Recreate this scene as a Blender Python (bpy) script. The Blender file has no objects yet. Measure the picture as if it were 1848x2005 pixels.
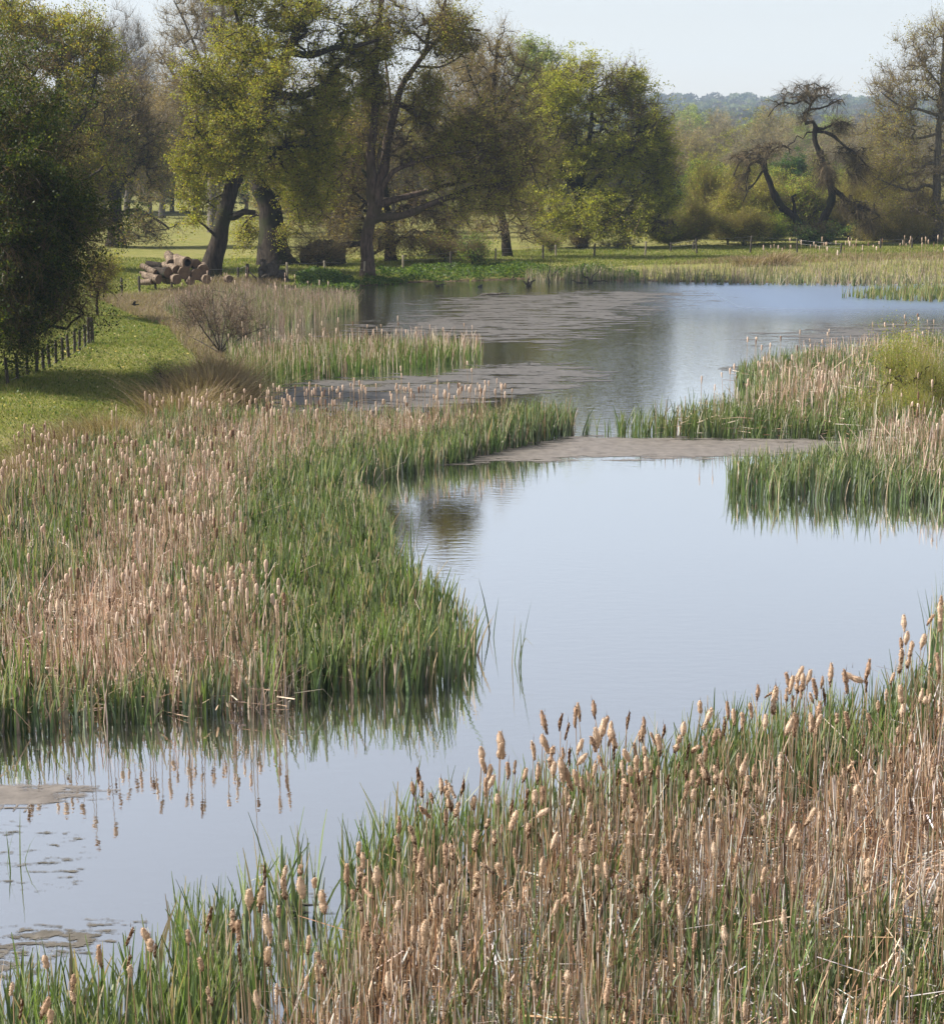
import bpy, math, random
import numpy as np
from mathutils import Matrix, Vector, Euler

rng = np.random.default_rng(7)
random.seed(7)
SC = bpy.context.scene
COL = SC.collection

# ------------------------------------------------------------------ camera model
# the photograph is measured on an 1848 x 2005 grid
CX, CY, FPX, CH, HOR = 924.0, 1002.5, 3696.0, 7.6, 310.0
TH = math.atan((CY - HOR) / FPX)
FW = np.array([0, math.cos(TH), -math.sin(TH)])
UP = np.array([0, math.sin(TH), math.cos(TH)])
RT = np.array([1.0, 0, 0])
CAM = np.array([0, 0, CH])


def ray(px, py):
    px = np.asarray(px, float); py = np.asarray(py, float)
    u = (px - CX) / FPX; v = (CY - py) / FPX
    return FW + u[..., None] * RT + v[..., None] * UP


def G(px, py, z=0.0):
    d = ray(px, py)
    t = (z - CH) / d[..., 2]
    return CAM + d * t[..., None]


def P(px, py, D):
    d = ray(px, py)
    t = np.asarray(D) / d[..., 1]
    return CAM + d * t[..., None]


def depth_at(py, z=0.5, px=None):
    return float(G(CX, py, z)[1]) if px is None else float(hit(px, py)[1])


def ppm(D):                     # grid pixels per metre at depth D
    return FPX / (D * 1.0)


# ------------------------------------------------------------------ helpers
def vnoise(x, y, scale, seed=0):
    r = np.random.default_rng(seed)
    L = r.random((128, 128))
    x = np.asarray(x) / scale + 1000; y = np.asarray(y) / scale + 1000
    xi = np.floor(x).astype(int); yi = np.floor(y).astype(int)
    fx = x - xi; fy = y - yi
    fx = fx * fx * (3 - 2 * fx); fy = fy * fy * (3 - 2 * fy)
    g = lambda i, j: L[i % 128, j % 128]
    return (g(xi, yi) * (1 - fx) + g(xi + 1, yi) * fx) * (1 - fy) + (g(xi, yi + 1) * (1 - fx) + g(xi + 1, yi + 1) * fx) * fy


def fnoise(x, y, scale, seed=0, oct=3):
    s = 0; a = 0
    for k in range(oct):
        s = s + vnoise(x, y, scale / 2 ** k, seed + k) / 2 ** k; a += 1 / 2 ** k
    return s / a


def inpoly(x, y, poly):
    poly = np.asarray(poly); n = len(poly)
    c = np.zeros(len(x), bool)
    for i in range(n):
        x1, y1 = poly[i]; x2, y2 = poly[(i + 1) % n]
        if y1 == y2: continue
        m = ((y1 > y) != (y2 > y)) & (x < (x2 - x1) * (y - y1) / (y2 - y1) + x1)
        c ^= m
    return c


def polydist(x, y, poly):
    poly = np.asarray(poly); n = len(poly)
    best = np.full(len(x), 1e9)
    for i in range(n):
        a = poly[i]; b = poly[(i + 1) % n]; ab = b - a
        t = np.clip(((x - a[0]) * ab[0] + (y - a[1]) * ab[1]) / max(ab @ ab, 1e-9), 0, 1)
        best = np.minimum(best, np.hypot(x - a[0] - t * ab[0], y - a[1] - t * ab[1]))
    return best


def gpoly(pts, z=0.0):
    pts = np.asarray(pts, float)
    return G(pts[:, 0], pts[:, 1], z)[:, :2]


def sample(pts, dens, z=0.0):
    p = gpoly(pts, z)
    lo = p.min(0); hi = p.max(0)
    n = int(dens * np.prod(hi - lo))
    q = lo + rng.random((n, 2)) * (hi - lo)
    return q[inpoly(q[:, 0], q[:, 1], p)]


POND_V = [(-400, 2600), (-400, 1010), (-150, 1000), (0, 965), (60, 935), (150, 885), (260, 850), (340, 812), (440, 785), (447, 745),
          (440, 700), (400, 660), (350, 635), (312, 608), (335, 585), (420, 568), (560, 563), (610, 574), (700, 571), (708, 560), (780, 556), (830, 552),
          (900, 551), (1000, 548), (1040, 546), (1200, 550), (1380, 553), (1640, 555), (1848, 556), (2300, 556), (2600, 700), (2600, 2600)]
POND = gpoly(POND_V)


def ground_h(x, y):
    x = np.atleast_1d(np.asarray(x, float)); y = np.atleast_1d(np.asarray(y, float))
    d = polydist(x, y, POND)
    ins = inpoly(x, y, POND)
    t = np.clip(d / 3.0, 0, 1); t = t * t * (3 - 2 * t)
    out = 0.02 + 0.3 * t + 0.2 * np.clip((d - 2) / 7, 0, 1) + 0.22 * np.clip((d - 2) / 10, 0, 1) * (fnoise(x, y, 6, 5) - 0.5) + np.clip((y - 170) / 300, 0, 1) * 0.8
    out = out + np.clip(y - 700, 0, 1e9) * 0.041 * np.clip((y - 700) / 400, 0, 1) * (0.75 + 0.5 * fnoise(x, y, 600, 11, 2))
    return np.where(ins, -0.05 - 0.7 * t, out)


def hit(px, py, zmin=-0.05):
    """where the view line through a grid point meets the terrain"""
    y = np.concatenate([np.arange(12, 200, 0.25), np.arange(200, 700, 2.0)])
    p = P(np.full(len(y), px), np.full(len(y), py), y)
    k = np.nonzero(p[:, 2] <= np.maximum(ground_h(p[:, 0], p[:, 1]), zmin))[0]
    return p[k[0]] if len(k) else p[-1]


def link(o, parent=None):
    COL.objects.link(o)
    if parent is not None: o.parent = parent
    return o


def tag(o, label=None, cat=None, group=None, kind=None):
    if label: o['label'] = label
    if cat: o['category'] = cat
    if group: o['group'] = group
    if kind: o['kind'] = kind
    return o


def empty(name, loc, label=None, cat=None, group=None):
    o = bpy.data.objects.new(name, None)
    o.empty_display_size = 0.2
    o.location = [float(c) for c in loc]
    link(o)
    return tag(o, label, cat, group)


def mesh_np(name, V, quads=None, tris=None, col=None, mat=None, smooth=False):
    """raw arrays -> mesh datablock; col = one colour per vertex"""
    V = np.asarray(V, np.float32)
    me = bpy.data.meshes.new(name)
    nq = 0 if quads is None else len(quads); nt = 0 if tris is None else len(tris)
    me.vertices.add(len(V)); me.vertices.foreach_set('co', V.ravel())
    idx = []; tot = []
    if nq: idx.append(np.asarray(quads, np.int32).ravel()); tot.append(np.full(nq, 4, np.int32))
    if nt: idx.append(np.asarray(tris, np.int32).ravel()); tot.append(np.full(nt, 3, np.int32))
    idx = np.concatenate(idx); tot = np.concatenate(tot)
    start = np.concatenate([[0], np.cumsum(tot)[:-1]]).astype(np.int32)
    me.loops.add(len(idx)); me.loops.foreach_set('vertex_index', idx)
    me.polygons.add(len(tot)); me.polygons.foreach_set('loop_start', start)
    try: me.polygons.foreach_set('loop_total', tot)
    except Exception: pass
    if smooth: me.polygons.foreach_set('use_smooth', np.ones(len(tot), bool))
    if col is not None:
        a = me.color_attributes.new('col', 'FLOAT_COLOR', 'POINT')
        c = np.ones((len(V), 4), np.float32); c[:, :3] = col
        a.data.foreach_set('color', c.ravel())
    me.update(calc_edges=True)
    if mat: me.materials.append(mat)
    return me


def obj(name, me, parent=None, loc=None):
    o = bpy.data.objects.new(name, me)
    link(o, parent)
    if loc is not None: o.location = [float(c) for c in loc]
    return o


class Acc:
    """collects pieces of geometry for ONE mesh"""
    def __init__(s): s.V = []; s.Q = []; s.T = []; s.C = []; s.n = 0
    def add(s, V, Q=None, T=None, C=None):
        V = np.asarray(V, float)
        s.V.append(V)
        if Q is not None and len(Q): s.Q.append(np.asarray(Q) + s.n)
        if T is not None and len(T): s.T.append(np.asarray(T) + s.n)
        if C is None: C = (0.5, 0.5, 0.5)
        s.C.append(np.broadcast_to(np.asarray(C, float), (len(V), 3)))
        s.n += len(V)
    def mesh(s, name, mat, smooth=False, origin=None):
        V = np.concatenate(s.V)
        if origin is not None: V = V - np.asarray(origin)
        return mesh_np(name, V, np.concatenate(s.Q) if s.Q else None, np.concatenate(s.T) if s.T else None, np.concatenate(s.C), mat, smooth)


def tube(acc, pts, rad, k=6, col=(0.5, 0.5, 0.5), cap=True, rough=0.0):
    pts = np.asarray(pts, float); n = len(pts)
    rad = np.broadcast_to(np.asarray(rad, float), (n,))
    t = np.gradient(pts, axis=0); t /= np.linalg.norm(t, axis=1)[:, None] + 1e-9
    ref = np.array([0.31, 0.9, 0.2]) if abs(t[:, 1].mean()) < 0.8 else np.array([1.0, 0.1, 0.1])
    a = np.cross(t, ref); a /= np.linalg.norm(a, axis=1)[:, None] + 1e-9
    b = np.cross(t, a)
    ang = np.arange(k) / k * 2 * math.pi
    R = rad[:, None] * np.ones((n, k))
    if rough: R = R * (1 + rough * (rng.random((n, k)) - 0.5) + rough * 0.9 * (rng.random(k)[None] - 0.5))
    V = pts[:, None, :] + R[..., None] * (np.cos(ang)[None, :, None] * a[:, None, :] + np.sin(ang)[None, :, None] * b[:, None, :])
    V = V.reshape(-1, 3)
    i = np.arange(n - 1)[:, None] * k; j = np.arange(k)[None]; j2 = (j + 1) % k
    Q = np.stack([i + j, i + j2, i + k + j2, i + k + j], -1).reshape(-1, 4)
    T = None
    if cap:
        V = np.concatenate([V, pts[:1], pts[-1:]])
        jj = np.arange(k); j2 = (jj + 1) % k
        T = np.concatenate([np.stack([j2, jj, np.full(k, n * k)], -1), np.stack([(n - 1) * k + jj, (n - 1) * k + j2, np.full(k, n * k + 1)], -1)])
    acc.add(V, Q, T, col)


def blades(acc, base, h, w, lean, bend, col, segs=3, tipw=0.12, face=None, tipcol=None):
    """grass / reed leaves. base Nx3, h,w N, lean Nx2 (horizontal tip offset / height), bend N (droop share)"""
    N = len(base)
    if N == 0: return
    h = np.broadcast_to(h, (N,)); w = np.broadcast_to(w, (N,)); bend = np.broadcast_to(bend, (N,))
    th = rng.random(N) * math.pi if face is None else face
    side = np.stack([np.cos(th), np.sin(th), np.zeros(N)], -1)
    V = np.zeros((N, segs + 1, 2, 3))
    for k in range(segs + 1):
        t = k / segs
        off = np.zeros((N, 3))
        off[:, :2] = lean * (h * (t * 0.55 + t * t * 0.45 + bend * t ** 3))[:, None]
        off[:, 2] = h * (t - bend * 0.8 * t ** 3)
        ww = w * (1 - (1 - tipw) * t ** 2.0) * 0.5
        c = base + off
        V[:, k, 0] = c - side * ww[:, None]; V[:, k, 1] = c + side * ww[:, None]
    b = np.arange(N)[:, None] * (segs + 1) * 2; k = np.arange(segs)[None] * 2
    Q = np.stack([b + k, b + k + 1, b + k + 3, b + k + 2], -1).reshape(-1, 4)
    C = np.repeat(col[:, None, :], (segs + 1) * 2, 1)
    if tipcol is not None:
        C = C.reshape(N, segs + 1, 2, 3).copy()
        f = (np.arange(segs + 1) / segs) ** 2
        C = C * (1 - f)[None, :, None, None] + tipcol[:, None, None, :] * f[None, :, None, None]
    acc.add(V.reshape(-1, 3), Q, None, C.reshape(-1, 3))


def pal(n, cols, weights=None, jit=0.18):
    cols = np.asarray(cols, float)
    i = rng.choice(len(cols), n, p=None if weights is None else np.asarray(weights) / np.sum(weights))
    c = cols[i] * (1 + jit * (rng.random((n, 1)) * 2 - 1)) * (1 + 0.06 * (rng.random((n, 3)) * 2 - 1))
    return np.clip(c, 0.004, 0.9)


# ------------------------------------------------------------------ materials
def newmat(name):
    m = bpy.data.materials.new(name); m.use_nodes = True
    nt = m.node_tree; nt.nodes.clear()
    out = nt.nodes.new('ShaderNodeOutputMaterial')
    return m, nt, out


def N(nt, typ, **kw):
    n = nt.nodes.new(typ)
    for k, v in kw.items():
        if k in n.inputs: n.inputs[k].default_value = v
        else: setattr(n, k, v)
    return n


def ramp(nt, src, stops):
    r = nt.nodes.new('ShaderNodeValToRGB')
    e = r.color_ramp.elements
    while len(e) > len(stops): e.remove(e[-1])
    while len(e) < len(stops): e.new(0.5)
    for q, (p, c) in zip(e, stops):
        q.position = p; q.color = (*c, 1) if len(c) == 3 else c
    nt.links.new(src, r.inputs[0])
    return r.outputs[0]


def leaf_mat(name, trans=0.3, rough=0.5, spec=0.3, tint=(1.25, 1.3, 0.7)):
    m, nt, out = newmat(name)
    at = N(nt, 'ShaderNodeAttribute', attribute_name='col')
    p = N(nt, 'ShaderNodeBsdfPrincipled', Roughness=rough)
    p.inputs['Specular IOR Level'].default_value = spec
    nt.links.new(at.outputs['Color'], p.inputs['Base Color'])
    if trans > 0:
        mu = N(nt, 'ShaderNodeMixRGB', blend_type='MULTIPLY'); mu.inputs[0].default_value = 1; mu.inputs[2].default_value = (*tint, 1)
        nt.links.new(at.outputs['Color'], mu.inputs[1])
        t = N(nt, 'ShaderNodeBsdfTranslucent'); nt.links.new(mu.outputs[0], t.inputs[0])
        mx = N(nt, 'ShaderNodeMixShader'); mx.inputs[0].default_value = trans
        nt.links.new(p.outputs[0], mx.inputs[1]); nt.links.new(t.outputs[0], mx.inputs[2])
        nt.links.new(mx.outputs[0], out.inputs[0])
    else:
        nt.links.new(p.outputs[0], out.inputs[0])
    return m


def bark_mat(name, c1, c2, scale=3.0, moss=None, bump=0.6):
    m, nt, out = newmat(name)
    tc = N(nt, 'ShaderNodeTexCoord'); mp = N(nt, 'ShaderNodeMapping'); mp.inputs['Scale'].default_value = (1, 1, 0.22)
    nt.links.new(tc.outputs['Object'], mp.inputs[0])
    n1 = N(nt, 'ShaderNodeTexNoise', Scale=scale * 2.5, Detail=6.0, Roughness=0.65); nt.links.new(mp.outputs[0], n1.inputs['Vector'])
    n2 = N(nt, 'ShaderNodeTexNoise', Scale=0.7, Detail=4.0); nt.links.new(tc.outputs['Object'], n2.inputs['Vector'])
    c = ramp(nt, n1.outputs[0], [(0.35, c1), (0.68, c2)])
    if moss:
        f = ramp(nt, n2.outputs[0], [(0.5, (0, 0, 0)), (0.62, (1, 1, 1))])
        mx = N(nt, 'ShaderNodeMixRGB'); nt.links.new(f, mx.inputs[0]); nt.links.new(c, mx.inputs[1]); mx.inputs[2].default_value = (*moss, 1)
        c = mx.outputs[0]
    p = N(nt, 'ShaderNodeBsdfPrincipled', Roughness=0.9); p.inputs['Specular IOR Level'].default_value = 0.15
    nt.links.new(c, p.inputs['Base Color'])
    b = N(nt, 'ShaderNodeBump', Strength=bump, Distance=0.08); nt.links.new(n1.outputs[0], b.inputs['Height']); nt.links.new(b.outputs[0], p.inputs['Normal'])
    nt.links.new(p.outputs[0], out.inputs[0])
    return m


M = {}
M['reed'] = leaf_mat('reed_leaf', 0.28, 0.40, 0.42, (1.2, 1.35, 0.6))
M['dry'] = leaf_mat('dry_reed', 0.25, 0.6, 0.25, (1.1, 1.0, 0.8))
M['leaf'] = leaf_mat('tree_leaf', 0.50, 0.5, 0.25, (1.35, 1.3, 0.55))
M['twig'] = leaf_mat('tree_twig', 0.0, 0.85, 0.1)
M['grass'] = leaf_mat('grass_blade', 0.35, 0.55, 0.2, (1.15, 1.3, 0.6))
M['fluff'] = leaf_mat('seed_fluff', 0.25, 0.95, 0.03, (1.1, 1.0, 0.85))
M['bark'] = bark_mat('bark', (0.011, 0.0085, 0.007), (0.056, 0.044, 0.034), 3, (0.03, 0.032, 0.015))
M['bark_red'] = bark_mat('bark_pinkish', (0.035, 0.026, 0.020), (0.13, 0.095, 0.075), 3, (0.06, 0.05, 0.03))
M['bark_grey'] = bark_mat('bark_grey', (0.06, 0.052, 0.044), (0.18, 0.16, 0.135), 3)
M['wood_dark'] = bark_mat('weathered_wood', (0.035, 0.03, 0.025), (0.11, 0.095, 0.08), 8)
M['wood_pale'] = bark_mat('pale_wood', (0.20, 0.17, 0.12), (0.38, 0.33, 0.25), 8)
M['log_bark'] = bark_mat('log_bark', (0.05, 0.036, 0.026), (0.30, 0.23, 0.17), 4)


def cut_mat():
    m, nt, out = newmat('cut_wood')
    tc = N(nt, 'ShaderNodeTexCoord')
    w = N(nt, 'ShaderNodeTexWave', wave_type='RINGS', rings_direction='Z', Scale=9.0, Distortion=1.5); nt.links.new(tc.outputs['Object'], w.inputs['Vector'])
    n = N(nt, 'ShaderNodeTexNoise', Scale=4.0, Detail=4.0); nt.links.new(tc.outputs['Object'], n.inputs['Vector'])
    c = ramp(nt, w.outputs['Fac'], [(0.0, (0.075, 0.045, 0.025)), (1.0, (0.21, 0.135, 0.08))])
    mx = N(nt, 'ShaderNodeMixRGB', blend_type='MULTIPLY'); mx.inputs[0].default_value = 0.8
    nt.links.new(c, mx.inputs[1]); nt.links.new(ramp(nt, n.outputs[0], [(0.3, (0.45, 0.4, 0.35)), (0.65, (1, 1, 1))]), mx.inputs[2])
    p = N(nt, 'ShaderNodeBsdfPrincipled', Roughness=0.85); nt.links.new(mx.outputs[0], p.inputs['Base Color']); nt.links.new(p.outputs[0], out.inputs[0])
    return m


M['cut'] = cut_mat()


def plain(name, c, rough=0.7, metal=0.0):
    m, nt, out = newmat(name)
    n = N(nt, 'ShaderNodeTexNoise', Scale=12.0, Detail=4.0)
    col = ramp(nt, n.outputs[0], [(0.3, tuple(0.75 * v for v in c)), (0.7, tuple(1.2 * v for v in c))])
    p = N(nt, 'ShaderNodeBsdfPrincipled', Roughness=rough, Metallic=metal)
    nt.links.new(col, p.inputs['Base Color']); nt.links.new(p.outputs[0], out.inputs[0])
    return m


M['feather'] = plain('dark_feather', (0.02, 0.018, 0.018), 0.6)
M['wire'] = plain('fence_wire', (0.25, 0.25, 0.25), 0.5, 0.7)
M['gate'] = plain('gate_paint', (0.06, 0.062, 0.065), 0.6)
M['rot'] = plain('hollow_wood', (0.03, 0.02, 0.014), 0.95)


def ground_mat():
    m, nt, out = newmat('meadow')
    g = N(nt, 'ShaderNodeNewGeometry')
    n1 = N(nt, 'ShaderNodeTexNoise', Scale=0.12, Detail=5.0, Roughness=0.6); n2 = N(nt, 'ShaderNodeTexNoise', Scale=1.3, Detail=6.0, Roughness=0.7)
    n3 = N(nt, 'ShaderNodeTexNoise', Scale=9.0, Detail=4.0, Roughness=0.7)
    for n in (n1, n2, n3): nt.links.new(g.outputs['Position'], n.inputs['Vector'])
    c1 = ramp(nt, n2.outputs[0], [(0.32, (0.105, 0.125, 0.030)), (0.5, (0.165, 0.172, 0.050)), (0.68, (0.235, 0.215, 0.085))])
    c2 = ramp(nt, n1.outputs[0], [(0.42, (0, 0, 0)), (0.62, (1, 1, 1))])
    mx = N(nt, 'ShaderNodeMixRGB'); mx.inputs[2].default_value = (0.21, 0.19, 0.08, 1)
    md = N(nt, 'ShaderNodeMath', operation='MULTIPLY'); md.inputs[1].default_value = 0.45
    nt.links.new(c2, md.inputs[0]); nt.links.new(md.outputs[0], mx.inputs[0]); nt.links.new(c1, mx.inputs[1])
    m3 = N(nt, 'ShaderNodeMixRGB', blend_type='MULTIPLY'); m3.inputs[0].default_value = 0.7
    nt.links.new(mx.outputs[0], m3.inputs[1]); nt.links.new(ramp(nt, n3.outputs[0], [(0.3, (0.6, 0.6, 0.55)), (0.7, (1.25, 1.2, 1.1))]), m3.inputs[2])
    # mud at and under the water line
    sp = N(nt, 'ShaderNodeSeparateXYZ'); nt.links.new(g.outputs['Position'], sp.inputs[0])
    mr = N(nt, 'ShaderNodeMapRange'); mr.inputs[1].default_value = 0.03; mr.inputs[2].default_value = 0.14; nt.links.new(sp.outputs[2], mr.inputs[0])
    m4 = N(nt, 'ShaderNodeMixRGB'); m4.inputs[1].default_value = (0.10, 0.072, 0.05, 1)
    nt.links.new(mr.outputs[0], m4.inputs[0]); nt.links.new(m3.outputs[0], m4.inputs[2])
    p = N(nt, 'ShaderNodeBsdfPrincipled', Roughness=0.95); p.inputs['Specular IOR Level'].default_value = 0.1
    nt.links.new(m4.outputs[0], p.inputs['Base Color'])
    b = N(nt, 'ShaderNodeBump', Strength=0.7, Distance=0.15); nt.links.new(n2.outputs[0], b.inputs['Height']); nt.links.new(b.outputs[0], p.inputs['Normal'])
    nt.links.new(p.outputs[0], out.inputs[0])
    return m


def water_mat():
    m, nt, out = newmat('pond_water')
    g = N(nt, 'ShaderNodeNewGeometry')
    mp = N(nt, 'ShaderNodeMapping'); mp.inputs['Scale'].default_value = (1.0, 2.2, 1); nt.links.new(g.outputs['Position'], mp.inputs[0])
    r1 = N(nt, 'ShaderNodeTexNoise', Scale=2.6, Detail=3.0, Roughness=0.55); nt.links.new(mp.outputs[0], r1.inputs['Vector'])
    # where the breeze touches the surface
    ms = N(nt, 'ShaderNodeTexNoise', Scale=0.055, Detail=3.0); nt.links.new(g.outputs['Position'], ms.inputs['Vector'])
    sp = N(nt, 'ShaderNodeSeparateXYZ'); nt.links.new(g.outputs['Position'], sp.inputs[0])
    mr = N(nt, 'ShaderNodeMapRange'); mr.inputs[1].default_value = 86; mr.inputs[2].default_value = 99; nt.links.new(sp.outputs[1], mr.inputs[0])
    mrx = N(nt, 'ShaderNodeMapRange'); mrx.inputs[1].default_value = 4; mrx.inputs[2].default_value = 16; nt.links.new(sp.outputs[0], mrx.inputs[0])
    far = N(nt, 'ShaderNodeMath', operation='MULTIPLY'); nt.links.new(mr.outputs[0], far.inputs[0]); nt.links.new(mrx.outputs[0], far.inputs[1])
    sm = ramp(nt, ms.outputs[0], [(0.48, (0, 0, 0)), (0.62, (1, 1, 1))])
    a = N(nt, 'ShaderNodeMath', operation='MULTIPLY'); nt.links.new(sm, a.inputs[0]); a.inputs[1].default_value = 0.02
    b_ = N(nt, 'ShaderNodeMath', operation='MULTIPLY'); nt.links.new(far.outputs[0], b_.inputs[0]); b_.inputs[1].default_value = 0.3
    s1 = N(nt, 'ShaderNodeMath', operation='ADD'); nt.links.new(a.outputs[0], s1.inputs[0]); nt.links.new(b_.outputs[0], s1.inputs[1])
    s2 = N(nt, 'ShaderNodeMath', operation='ADD'); nt.links.new(s1.outputs[0], s2.inputs[0]); s2.inputs[1].default_value = 0.016
    mid = N(nt, 'ShaderNodeMapRange'); mid.inputs[1].default_value = 48; mid.inputs[2].default_value = 75; mid.inputs[4].default_value = 0.11; nt.links.new(sp.outputs[1], mid.inputs[0])
    s3 = N(nt, 'ShaderNodeMath', operation='ADD'); nt.links.new(s2.outputs[0], s3.inputs[0]); nt.links.new(mid.outputs[0], s3.inputs[1]); s2 = s3
    bp = N(nt, 'ShaderNodeBump', Distance=0.12); nt.links.new(r1.outputs[0], bp.inputs['Height']); nt.links.new(s2.outputs[0], bp.inputs['Strength'])
    gl = N(nt, 'ShaderNodeBsdfGlossy', Roughness=0.02); gl.inputs[0].default_value = (0.93, 0.95, 0.97, 1); nt.links.new(bp.outputs[0], gl.inputs['Normal'])
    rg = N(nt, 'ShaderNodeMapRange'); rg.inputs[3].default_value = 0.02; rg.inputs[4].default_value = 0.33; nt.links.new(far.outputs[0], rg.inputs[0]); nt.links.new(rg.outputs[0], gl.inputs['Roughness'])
    gc = N(nt, 'ShaderNodeMixRGB'); gc.inputs[1].default_value = (0.93, 0.95, 0.97, 1); gc.inputs[2].default_value = (0.60, 0.72, 0.90, 1); nt.links.new(far.outputs[0], gc.inputs[0]); nt.links.new(gc.outputs[0], gl.inputs[0])  # blue of the reflected higher sky tinted into the rippled far water
    df = N(nt, 'ShaderNodeBsdfDiffuse'); df.inputs[0].default_value = (0.05, 0.045, 0.035, 1)
    lw = N(nt, 'ShaderNodeLayerWeight', Blend=0.5)
    fr = N(nt, 'ShaderNodeMapRange'); fr.inputs[1].default_value = 0.15; fr.inputs[2].default_value = 0.80; fr.inputs[3].default_value = 0.35; fr.inputs[4].default_value = 0.93
    nt.links.new(lw.outputs['Facing'], fr.inputs[0])
    mx = N(nt, 'ShaderNodeMixShader'); nt.links.new(fr.outputs[0], mx.inputs[0]); nt.links.new(df.outputs[0], mx.inputs[1]); nt.links.new(gl.outputs[0], mx.inputs[2])
    nt.links.new(mx.outputs[0], out.inputs[0])
    return m


def mat_scum(name, c1, c2, thr, scale=0.5, soft=0.08):
    """floating weed: holes where the noise is low"""
    m, nt, out = newmat(name)
    g = N(nt, 'ShaderNodeNewGeometry')
    mp = N(nt, 'ShaderNodeMapping'); mp.inputs['Scale'].default_value = (0.5, 1.2, 1); nt.links.new(g.outputs['Position'], mp.inputs[0])
    n = N(nt, 'ShaderNodeTexNoise', Scale=scale, Detail=7.0, Roughness=0.72); nt.links.new(mp.outputs[0], n.inputs['Vector'])
    n2 = N(nt, 'ShaderNodeTexNoise', Scale=3.5, Detail=5.0, Roughness=0.7); nt.links.new(g.outputs['Position'], n2.inputs['Vector'])
    ed = N(nt, 'ShaderNodeAttribute', attribute_name='col')          # 1 inside, 0 at the outline
    sub = N(nt, 'ShaderNodeMath', operation='MULTIPLY_ADD'); nt.links.new(ed.outputs['Fac'], sub.inputs[0]); sub.inputs[1].default_value = 0.26; sub.inputs[2].default_value = -0.26
    ad = N(nt, 'ShaderNodeMath', operation='ADD'); nt.links.new(n.outputs[0], ad.inputs[0]); nt.links.new(sub.outputs[0], ad.inputs[1])
    f = N(nt, 'ShaderNodeMapRange'); f.inputs[1].default_value = thr - soft * 0.5; f.inputs[2].default_value = thr + soft * 0.5; nt.links.new(ad.outputs[0], f.inputs[0])
    c = ramp(nt, n2.outputs[0], [(0.35, c1), (0.66, c2), (0.80, tuple(min(0.7, 1.6 * v) for v in c2))])
    p = N(nt, 'ShaderNodeBsdfPrincipled', Roughness=0.5); p.inputs['Specular IOR Level'].default_value = 0.4; nt.links.new(c, p.inputs['Base Color'])
    b = N(nt, 'ShaderNodeBump', Strength=0.25, Distance=0.03); nt.links.new(n2.outputs[0], b.inputs['Height']); nt.links.new(b.outputs[0], p.inputs['Normal'])
    tr = N(nt, 'ShaderNodeBsdfTransparent')
    mx = N(nt, 'ShaderNodeMixShader'); nt.links.new(f.outputs[0], mx.inputs[0]); nt.links.new(tr.outputs[0], mx.inputs[1]); nt.links.new(p.outputs[0], mx.inputs[2])
    nt.links.new(mx.outputs[0], out.inputs[0])
    return m


# ------------------------------------------------------------------ camera, light, sky
cam = bpy.data.cameras.new('camera'); co = bpy.data.objects.new('camera', cam); COL.objects.link(co)
cam.sensor_fit = 'HORIZONTAL'; cam.sensor_width = 36; cam.lens = FPX / 1848 * 36
cam.clip_start = 0.5; cam.clip_end = 6000
co.location = (0, 0, CH); co.rotation_euler = (math.pi / 2 - TH, 0, 0)
SC.camera = co

SUN_EL = math.radians(43); SUN_BACK = math.radians(5)      # from the left and somewhat behind the trees
sd = Vector((-math.cos(SUN_BACK) * math.cos(SUN_EL), math.sin(SUN_BACK) * math.cos(SUN_EL), math.sin(SUN_EL)))
sl = bpy.data.lights.new('sun', 'SUN'); so = bpy.data.objects.new('sun', sl); COL.objects.link(so)
sl.energy = 5.0; sl.angle = math.radians(0.53); sl.color = (1.0, 0.93, 0.83)
so.rotation_euler = sd.to_track_quat('Z', 'Y').to_euler(); so.location = (-60, 60, 60)
w = bpy.data.worlds.new('World'); SC.world = w; w.use_nodes = True
nt = w.node_tree; nt.nodes.clear()
sky = nt.nodes.new('ShaderNodeTexSky'); sky.sky_type = 'NISHITA'; sky.sun_disc = False
sky.sun_elevation = SUN_EL; sky.sun_rotation = math.atan2(sd.x, sd.y); sky.air_density = 1.0; sky.dust_density = 0.7; sky.ozone_density = 1.6
bg = nt.nodes.new('ShaderNodeBackground'); bg.inputs[1].default_value = 0.085
wo = nt.nodes.new('ShaderNodeOutputWorld')
hs = nt.nodes.new('ShaderNodeHueSaturation'); hs.inputs['Saturation'].default_value = 0.40; hs.inputs['Hue'].default_value = 0.494     # thin high veil of cloud
nt.links.new(sky.outputs[0], hs.inputs['Color']); tn = nt.nodes.new('ShaderNodeMixRGB'); tn.blend_type = 'MULTIPLY'; tn.inputs[0].default_value = 1; tn.inputs[2].default_value = (1.0, 0.955, 0.945, 1)
nt.links.new(hs.outputs[0], tn.inputs[1]); nt.links.new(tn.outputs[0], bg.inputs[0]); nt.links.new(bg.outputs[0], wo.inputs[0])
SC.view_settings.view_transform = 'Standard'; SC.view_settings.look = 'None'; SC.view_settings.gamma = 1; SC.view_settings.exposure = 1.05
cy = SC.cycles
cy.max_bounces = 6; cy.diffuse_bounces = 3; cy.glossy_bounces = 3; cy.transmission_bounces = 4; cy.transparent_max_bounces = 8; cy.volume_bounces = 0
cy.use_adaptive_sampling = True; cy.adaptive_threshold = 0.015
cy.use_denoising = True; cy.sample_clamp_indirect = 4.0
HAZE = 0.00020
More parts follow.
